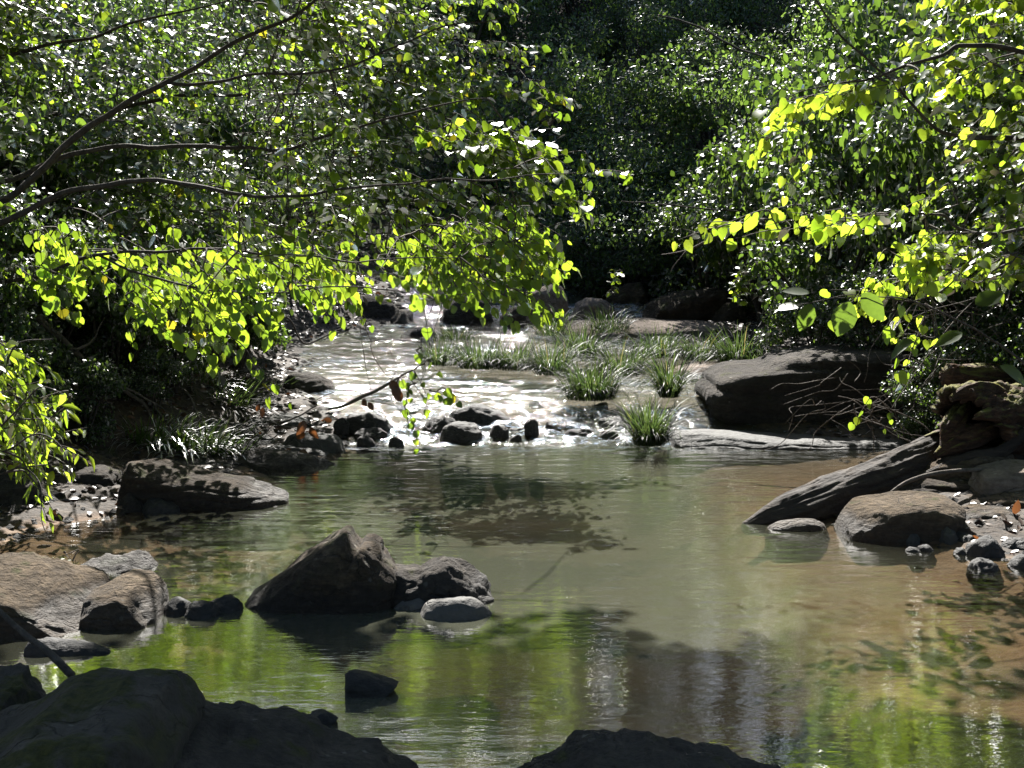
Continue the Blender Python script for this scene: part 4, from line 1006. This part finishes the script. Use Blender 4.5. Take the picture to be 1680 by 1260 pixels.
q = sample([(1560, 260), (1720, 240), (1720, 470), (1560, 420), (1480, 330)], 90, -.25); q3 = to3(q, 7.0, 10.2, keep=(5.55, 20), drop=(5.95, 7.1)); T.sprays(q3, dirs_for(len(q3), left, .4), .34, 9, .064, HEART, M_REDBUD, .35, .3)
q = sample([(1490, 395), (1600, 385), (1625, 450), (1560, 470), (1480, 440)], 22); T.sprays(to3(q, 7.2, 7.7), dirs_for(len(q), left, .4), .28, 8, .066, HEART, M_BRIGHT, .4, .5)
q = sample([(1370, 560), (1480, 540), (1500, 640), (1450, 690), (1380, 660)], 13); T.sprays(to3(q, 8.6, 9.1), dirs_for(len(q), left + [0, 0, -.5], .5), .22, 6, .058, HEART, M_REDBUD, .4, .5)
q = sample([(1395, 440), (1500, 440), (1520, 560), (1430, 600), (1400, 520)], 17); T.sprays(to3(q, 7.3, 7.6), dirs_for(len(q), left + [0, 0, -.4], .4), .26, 6, .062, HEART, M_BRIGHT, .4, .6)
for (px, py, m) in [(1300, 200, 6), (1310, 250, 6), (1305, 285, 4), (1500, 330, 8), (1530, 320, 7), (1395, 590, 5), (1390, 640, 6), (1400, 615, 5), (1430, 560, 4), (1250, 235, 5)]:
    q = np.array([[px, py]]); T.sprays(to3(q, 7.5, 7.7), dirs_for(1, left * .6 + [0, 0, -.5], .2), .2, m, .066, HEART, M_BRIGHT, .5, .7)
q = sample([(1250, -560), (1760, -700), (1760, -60), (1350, -60)], 240, -.25); q3 = to3(q, 6.8, 10); q3 = q3[q3[:, 1] - 1.15 * q3[:, 2] < 5.8]; T.sprays(q3, dirs_for(len(q3), left, .5), .45, 11, .085, HEART, M_REDBUD, .3, .3)
T.done(MATS)

# big-leaved sprig in front of the right bank
T = Tree('broad_leaved_sapling', 'sapling with a few very large dim leaves over the right bank', 'sapling', P(1700, 640, 6.9))
T.limb([P(1700, 640, 6.9), P(1640, 560, 6.9), P(1560, 510, 6.85), P(1450, 492, 6.8), P(1380, 488, 6.8), P(1310, 500, 6.8)], [.014, .011, .009, .006, .004, .002])
pos = np.array([P(px, py, 6.8) for px, py in [(1330, 498), (1395, 495), (1415, 480), (1330, 480), (1310, 505), (1580, 545), (1500, 560), (1640, 600), (1600, 500)]])
ax = np.array([(-.3, .1, -1), (-.35, 0, -1), (.5, -.3, -.7), (-1, 0, .1), (-1, .3, .05), (-.8, -.2, -.3), (-.7, .3, -.4), (.7, -.2, -.4), (.6, 0, .3)], float)
nr = np.array([(.2, -1, .1), (-.3, -1, .1), (-.5, -.6, .6), (0, -.5, 1), (0, -.4, 1), (0, -.6, 1), (.2, -.6, 1), (.2, -.5, .8), (0, -.6, .8)], float)
lb = Bag(); leaves(lb, OVAL, pos - T.o, ax, nr, np.array([.14, .17, .16, .13, .12, .15, .14, .16, .14])); T.lf[M_DARK.name] = lb
T.done(MATS)

# bright lance-leaved shrub at the left edge
T = Tree('lance_leaved_shrub', 'bright yellow green shrub of pointed leaves hanging at the left edge', 'shrub', P(-60, 860, 7.0))
T.limb([P(-60, 870, 7.0), P(-50, 760, 6.9), P(-20, 640, 6.8), P(40, 570, 6.7), P(90, 560, 6.6)], [.02, .016, .012, .008, .004])
T.limb([P(-55, 800, 6.9), P(0, 700, 6.7), P(60, 650, 6.6), P(110, 660, 6.5)], [.014, .01, .007, .003])
T.limb([P(-55, 800, 6.9), P(10, 760, 6.6), P(60, 790, 6.5), P(70, 850, 6.4), P(85, 880, 6.4)], [.012, .009, .006, .004, .002])
T.limb([P(-50, 760, 6.9), P(30, 720, 6.6), P(90, 730, 6.5), P(125, 780, 6.4)], [.012, .009, .006, .003])
q = sample([(-100, 560), (40, 560), (100, 640), (120, 700), (100, 760), (-100, 760)], 190); T.sprays(to3(q, 6.2, 7.4), dirs_for(len(q), (.6, -.2, -.2), .45), .26, 9, .085, LANCE, M_BRIGHT, .45, .25)
q = sample([(10, 700), (90, 700), (135, 780), (110, 820), (60, 800), (20, 780)], 60); T.sprays(to3(q, 6.2, 6.7), dirs_for(len(q), (.5, -.2, -.5), .4), .22, 8, .075, LANCE, M_BRIGHT, .6, .35)
q = sample([(20, 800), (60, 800), (95, 860), (85, 890), (60, 850)], 9); T.sprays(to3(q, 6.3, 6.5), dirs_for(len(q), (.4, -.2, -.7), .4), .18, 6, .062, LANCE, M_BRIGHT, .6, .35)
T.done(MATS)

# small sprigs
def sprig(label, path, Y, n, size, mat, tmpl=OVAL):
    T = Tree('seedling', label, 'seedling', P(*path[0], Y))
    c = T.limb([P(a, b, Y) for a, b in path], [.004, .003, .0015], 4, 6, .01)
    q3 = c[3:]; q3 = q3[rng.integers(0, len(q3), n)]
    T.sprays(q3, dirs_for(n, (0, 0, .6), .6), .10, 3, size, tmpl, mat, .2, .2)
    T.done(MATS)
sprig('small leafy sprig rising behind the tan boulders', [(128, 940), (118, 920), (105, 905)], 6.5, 3, .035, M_BRIGHT, LANCE)
sprig('leafy seedling in front of the wedge-shaped grey boulder', [(1000, 500), (1005, 470), (1012, 445)], 15.5, 12, .075, M_BRIGHT)
sprig('small sunlit bush leaning over the wide dark boulder', [(1215, 520), (1210, 480), (1220, 445)], 13.0, 26, .075, M_BRIGHT)
sprig('tiny vine shoot rising above the big left tree', [(905, 215), (900, 180), (912, 135)], 7.8, 3, .06, M_BRIGHT)

# --- shrub meshes shared by copies
def shrub_proto(name, label, cat, group, n, rx, rz, lsize, mat, seed, tmpl=SMALL, stem=.03, zc=.55, lobes=18, rough=.5):
    r = np.random.default_rng(seed)
    root = empty(name, (0, 0, 0), label, cat, group)
    lc = r.normal(size=(lobes, 3)); lc /= np.linalg.norm(lc, axis=1)[:, None]
    lc *= (r.uniform(.25, .85, lobes) ** .6)[:, None]
    lc = lc * np.array([rx, rx, rz * .5]) + np.array([0, 0, rz * zc])
    lr = r.uniform(.22, .42, lobes) * rx
    k = r.integers(0, lobes, n)
    d = r.normal(size=(n, 3)); d /= np.linalg.norm(d, axis=1)[:, None]
    pos = lc[k] + d * (lr[k] * r.uniform(.15, 1.1, n) ** .5)[:, None] * np.array([1, 1, .62])
    keep = pos[:, 2] > .03
    pos, d = pos[keep], d[keep]; n = len(pos)
    axis = d * .5 + r.normal(0, .6, (n, 3)) + np.array([0, 0, -.35])
    nrm = np.array([0, 0, 1.0]) + .35 * d + r.normal(0, rough, (n, 3))
    b = Bag(); leaves(b, tmpl, pos, axis, nrm, lsize * r.uniform(.6, 1.25, n))
    s = Bag()
    for i in range(min(lobes, 9)):
        e = lc[i]
        st = np.array([r.normal(0, .06), r.normal(0, .06), -.15])
        s.tube(curve([st, st + (e - st) * .5 + np.array([0, 0, .12 * rz]) + r.normal(0, .05, 3), e], 6), [stem, stem * .6, stem * .2], 5, .1)
    s.build('stem', M_BARK, root)
    b.build('foliage', mat, root)
    return root

def put(proto, x, Y, s, rz, used=set(), z=None, sz=1.0):
    zt = float(terrain_z(np.array([x]), np.array([Y]))[0][0]) if z is None else z
    if proto.name in used:
        o = proto.copy(); COL.objects.link(o)
        for ch in proto.children:
            c = ch.copy(); COL.objects.link(c); c.parent = o
    else:
        used.add(proto.name); o = proto
    o.location = (x, Y, zt - .05); o.rotation_euler = (0, 0, rz); o.scale = (s, s, s * sz)
    return o

gB = 'dense small-leaved bushes on the far hillside'
far = [shrub_proto('hillside_bush', 'dense small-leaved bush among many on the shaded far hillside', 'bush', gB, 7000, 1.25, 2.0, .062, M_FAR, 21 + i) for i in range(4)]
r2 = np.random.default_rng(55)
for Yrow, x0, x1, step in [(17.6, .6, 8, 1.25), (18.6, -8, -3.2, 1.4), (19.4, .2, 9, 1.3), (21.5, -9, 9.5, 1.5), (23.8, -10, 10, 1.6), (26.5, -11, 11, 1.7), (29.5, -12, 12, 1.9), (33, -13, 13, 2.1), (37, -14, 14, 2.3)]:
    xs = np.arange(x0, x1, step)
    for x in xs:
        xx, yy = x + r2.uniform(-.5, .5), Yrow + r2.uniform(-.7, .7)
        mid = np.interp(yy, SY, SL) * .5 + np.interp(yy, SY, SR) * .5
        if abs(xx - mid) < 1.2 and yy < 24: continue
        put(far[r2.integers(0, 4)], xx, yy, r2.uniform(.8, 1.3), r2.uniform(0, 6.28), sz=r2.uniform(.9, 1.25))
for (x, Y, s_) in [(1.3, 17.2, .75), (2.2, 17.4, .8), (.9, 18.0, .9), (-.2, 18.8, .7), (-2.6, 18.2, .8), (-3.4, 19.3, 1.0), (-2.9, 21.5, 1.0), (-1.4, 21.2, 1.0), (-2.6, 24, 1.2), (-3.8, 23.5, 1.1), (-1.0, 24, 1.1), (.4, 19.6, .9), (1.6, 18.6, .9)]:
    put(far[r2.integers(0, 4)], x, Y, s_, r2.uniform(0, 6.28))
gR = 'broad-leaved bushes shading the right bank'
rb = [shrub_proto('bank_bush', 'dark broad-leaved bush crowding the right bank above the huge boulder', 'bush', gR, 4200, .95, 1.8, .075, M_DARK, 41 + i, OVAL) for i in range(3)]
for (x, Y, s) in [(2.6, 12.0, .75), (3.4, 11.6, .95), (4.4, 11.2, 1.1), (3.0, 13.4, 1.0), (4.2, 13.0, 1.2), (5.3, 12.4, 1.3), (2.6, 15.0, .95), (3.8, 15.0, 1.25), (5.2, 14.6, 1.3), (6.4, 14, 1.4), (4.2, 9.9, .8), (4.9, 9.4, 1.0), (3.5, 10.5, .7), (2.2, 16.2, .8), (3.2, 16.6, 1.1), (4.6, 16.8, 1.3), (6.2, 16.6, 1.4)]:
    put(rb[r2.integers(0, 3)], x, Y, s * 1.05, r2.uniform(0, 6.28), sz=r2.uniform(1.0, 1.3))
gL = 'dark bushes along the left bank'
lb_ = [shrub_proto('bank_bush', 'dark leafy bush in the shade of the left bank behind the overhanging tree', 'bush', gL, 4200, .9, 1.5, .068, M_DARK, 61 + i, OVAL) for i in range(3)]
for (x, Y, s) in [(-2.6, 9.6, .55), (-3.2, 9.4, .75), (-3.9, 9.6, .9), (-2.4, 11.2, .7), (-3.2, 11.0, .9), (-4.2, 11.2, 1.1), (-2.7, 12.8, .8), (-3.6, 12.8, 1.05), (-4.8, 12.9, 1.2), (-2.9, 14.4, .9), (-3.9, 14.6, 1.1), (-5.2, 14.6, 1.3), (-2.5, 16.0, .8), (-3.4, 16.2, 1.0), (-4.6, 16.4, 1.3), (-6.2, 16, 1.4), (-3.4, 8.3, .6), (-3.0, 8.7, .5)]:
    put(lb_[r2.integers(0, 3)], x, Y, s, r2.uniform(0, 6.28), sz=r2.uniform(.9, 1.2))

for (x, Y, s) in [(-2.6, 8.9, .36), (-2.5, 10.7, .45), (-2.35, 10.1, .4), (-2.95, 9.5, .5), (-2.75, 10.4, .5), (-2.3, 9.5, .28), (-2.9, 8.2, .45), (-2.2, 11.6, .5), (-2.7, 10.2, .55), (-2.3, 12.6, .5), (-3.3, 7.6, .5), (-2.75, 7.9, .34)]:
    put(lb_[r2.integers(0, 3)], x, Y, s, r2.uniform(0, 6.28), sz=r2.uniform(.8, 1.1))
for (x, Y, s) in [(2.75, 10.9, .5), (2.3, 11.3, .42), (3.1, 9.7, .45), (2.75, 9.75, .3), (3.5, 9.0, .5), (3.3, 10.4, .6), (2.9, 8.9, .32), (3.9, 8.9, .6)]:
    put(rb[r2.integers(0, 3)], x, Y, s, r2.uniform(0, 6.28))

# tall forest trees behind
gT = 'tall forest trees on the hill behind the creek'
def tall_proto(seed):
    r = np.random.default_rng(seed)
    root = empty('forest_tree', (0, 0, 0), 'tall leafy forest tree rising on the hill beyond the creek', 'tree', gT)
    s = Bag(); s.tube(curve([(0, 0, -.3), (.1, 0, 2.5), (-.05, .1, 5.5), (.1, 0, 9.5)], 8), [.22, .17, .13, .04], 9, .1)
    lobes = 26
    lc = np.stack([r.normal(0, 1.5, lobes), r.normal(0, 1.5, lobes), r.uniform(2.8, 10, lobes)], -1)
    for e in lc[:14]:
        st = np.array([0, 0, max(1.5, e[2] - 1.4)])
        s.tube(curve([st, (st + e) / 2 + [0, 0, .15], e], 5), [.07, .045, .015], 5, .1)
    n = 11000
    k = r.integers(0, lobes, n); d = r.normal(size=(n, 3)); d /= np.linalg.norm(d, axis=1)[:, None]
    pos = lc[k] + d * (r.uniform(.6, 1.1, lobes)[k] * r.uniform(.1, 1, n) ** .5)[:, None] * np.array([1, 1, .6])
    b = Bag(); leaves(b, SMALL, pos, d * .4 + r.normal(0, .6, (n, 3)) + [0, 0, -.3], np.array([0, 0, 1.0]) + r.normal(0, .5, (n, 3)), .13 * r.uniform(.6, 1.2, n))
    s.build('trunk', M_BARK, root); b.build('crown', M_FAR, root)
    return root
tp = [tall_proto(81), tall_proto(82)]
for (x, Y, s) in [(-17, 38, 1.2), (-12.5, 40, 1.3), (-14, 30, 1.0), (2.0, 40, 1.2), (6, 39, 1.2), (10, 38, 1.25), (14.5, 38, 1.3), (-21, 40, 1.3), (-1.5, 44, 1.3), (8, 44, 1.35), (18, 42, 1.4), (-8.5, 45, 1.2), (14, 30, 1.0), (4, 47, 1.4)]:
    put(tp[r2.integers(0, 2)], x, Y, s, r2.uniform(0, 6.28))

for Yr, xs in ((30.5, (-11, -8.5, 0.2, 2.6, 5.0, 7.4, 9.8, 12.4)), (35, (-12, -9.5, -1, 1.4, 4, 6.5, 9, 11.5, 14))):
    for x in xs:
        put(tp[r2.integers(0, 2)], x + r2.uniform(-.5, .5), Yr + r2.uniform(-.9, .9), r2.uniform(.52, .66) + (Yr - 25) * .012, r2.uniform(0, 6.28))
gW = 'forest trees around and behind the viewpoint'  # out-of-view trees added to block sky fill from behind and beside
for (x, Y, sc_) in [(-9, -3, 1.1), (-5, -6, 1.1), (-1.5, -7, 1.2), (2.5, -6.5, 1.1), (6.5, -5, 1.2), (10, -1, 1.1), (-11, 3, 1.1), (9.5, 5, 1.1), (-9.5, 9, 1.2), (9.5, 11, 1.2), (-12, 15, 1.2), (11.5, 16.5, 1.2), (-13, -8, 1.3), (13, -8, 1.3), (0, -12, 1.4), (-6, -13, 1.4), (6, -12, 1.4)]:
    o = put(tp[r2.integers(0, 2)], x, Y, sc_, r2.uniform(0, 6.28))
    o['group'] = gW; o['label'] = 'unseen forest tree round the near pool, added to block sky light'

# tall trees whose crowns overhang the pool and shade its near end
def canopy_tree(label, base, ctrl, centre, rad, n, seed):
    r = np.random.default_rng(seed)
    T = Tree('shade_tree', label, 'tree', base)
    T.limb(ctrl, [.2, .16, .12, .07], 10)
    for k in range(9):
        a = np.array(ctrl[-2]) * .6 + np.array(ctrl[-1]) * .4
        e = np.array(centre) + r.normal(size=3) * np.array(rad) * .6
        T.limb([a, (a + e) / 2 + [0, 0, .4], e], [.06, .04, .012], 6)
    d = r.normal(size=(n, 3)); d /= np.linalg.norm(d, axis=1)[:, None]
    pts = np.array(centre) + d * (r.uniform(0, 1, n) ** .4)[:, None] * np.array(rad)
    u = pts[:, 1] - 1.15 * pts[:, 2]
    pts = pts[(u < 5.5) & (pts[:, 2] > 1.7 + pts[:, 1] * .14)]; n = len(pts)
    T.sprays(pts, dirs_for(n, (0, 0, -.1), .7), .6, 12, .13, HEART, M_REDBUD, .3, .2)
    T.done(MATS)
canopy_tree('tall tree on the left bank whose crown hangs high over the pool', (-4.8, 9.6, .9), [(-4.8, 9.6, .7), (-4.7, 9.5, 2.6), (-3.9, 9.0, 4.3), (-2.4, 8.4, 5.2)], (-1.6, 8.2, 4.7), (3.2, 2.6, 1.3), 2600, 5)
canopy_tree('tall tree on the right bank whose crown hangs high over the pool', (5.2, 9.6, 1.6), [(5.2, 9.6, 1.3), (5.1, 9.5, 2.9), (4.4, 9.0, 4.4), (3.0, 8.4, 5.2)], (2.6, 8.2, 4.7), (3.4, 2.6, 1.3), 3000, 6)

# leaf litter and gravel on the banks
def bank_points(n, dlo, dhi):
    out = np.zeros((0, 3))
    while len(out) < n:
        y = rng.uniform(4.5, 18.5, 6 * n); x = rng.uniform(-5, 5, 6 * n)
        z, d, _ = terrain_z(x, y)
        k = (d > dlo) & (d < dhi) & (np.abs(x) < .38 * y + .3)
        out = np.concatenate([out, np.stack([x, y, z], -1)[k]])
    return out[:n]
p = bank_points(9000, .02, 2.2)
b = Bag(); n = len(p)
leaves(b, OVAL, p + [0, 0, .006], np.concatenate([rng.normal(0, 1, (n, 2)), rng.normal(0, .25, (n, 1))], 1), np.array([0, 0, 1.0]) + rng.normal(0, .35, (n, 3)), rng.uniform(.03, .075, n))
tag(b.build('leaf_litter', M_DEAD), kind='stuff')
p = bank_points(3400, -.12, .9)
ico_v = np.array([(0, 0, 1), (0, 0, -.6)] + [(math.cos(a), math.sin(a), .25 * (-1) ** i) for i, a in enumerate(np.arange(6) * math.pi / 3)])
ico_t = np.array([(0, 2 + i, 2 + (i + 1) % 6) for i in range(6)] + [(1, 2 + (i + 1) % 6, 2 + i) for i in range(6)])
n = len(p); sz = rng.uniform(.008, .034, n) * rng.uniform(.6, 1.5, n)
an = rng.uniform(0, 6.28, n); ca, sa = np.cos(an)[:, None], np.sin(an)[:, None]
vv = ico_v[None] * rng.uniform(.6, 1.3, (n, 8, 3)) * np.array([1.3, 1, .6])
vx, vy = vv[:, :, 0] * ca - vv[:, :, 1] * sa, vv[:, :, 0] * sa + vv[:, :, 1] * ca
vv = np.stack([vx, vy, vv[:, :, 2]], -1) * sz[:, None, None] + p[:, None, :]
b = Bag(); b.add(vv.reshape(-1, 3), None, (ico_t[None] + (np.arange(n) * 8)[:, None, None]).reshape(-1, 3))
tag(b.build('gravel', M_DKROCK, smooth=False), kind='stuff')

# ------------------------------------------------------------------ light, sky, camera
sun = bpy.data.lights.new('sun', 'SUN'); sun.energy = 5.0; sun.angle = R(.5); sun.color = (1, .965, .91)
so = bpy.data.objects.new('sun', sun); COL.objects.link(so)
so.rotation_euler = sd.to_track_quat('Z', 'Y').to_euler()
w = bpy.data.worlds.new('World'); scene.world = w; w.use_nodes = True
nt = w.node_tree
sky = nt.nodes.new('ShaderNodeTexSky'); sky.sky_type = 'NISHITA'; sky.sun_disc = False
sky.sun_elevation = SUN_EL; sky.sun_rotation = SUN_AZ
bg = nt.nodes['Background']; bg.inputs[1].default_value = .06
nt.links.new(sky.outputs[0], bg.inputs[0])

cam = bpy.data.cameras.new('camera'); cam.sensor_width = 36; cam.lens = F / W * 36
cam.clip_start = .05; cam.clip_end = 500
co = bpy.data.objects.new('camera', cam); COL.objects.link(co)
co.location = (0, 0, CAMH); co.rotation_euler = (math.pi / 2 - PITCH, 0, 0)
scene.camera = co

vs = scene.view_settings
vs.view_transform = 'Standard'; vs.look = 'None'; vs.gamma = 1; vs.exposure = 1.72; vs.use_curve_mapping = False
cy = scene.cycles
cy.max_bounces = 8; cy.diffuse_bounces = 3; cy.glossy_bounces = 3; cy.transmission_bounces = 5; cy.transparent_max_bounces = 10
cy.sample_clamp_indirect = 6; cy.caustics_reflective = False; cy.caustics_refractive = False
cy.use_denoising = True
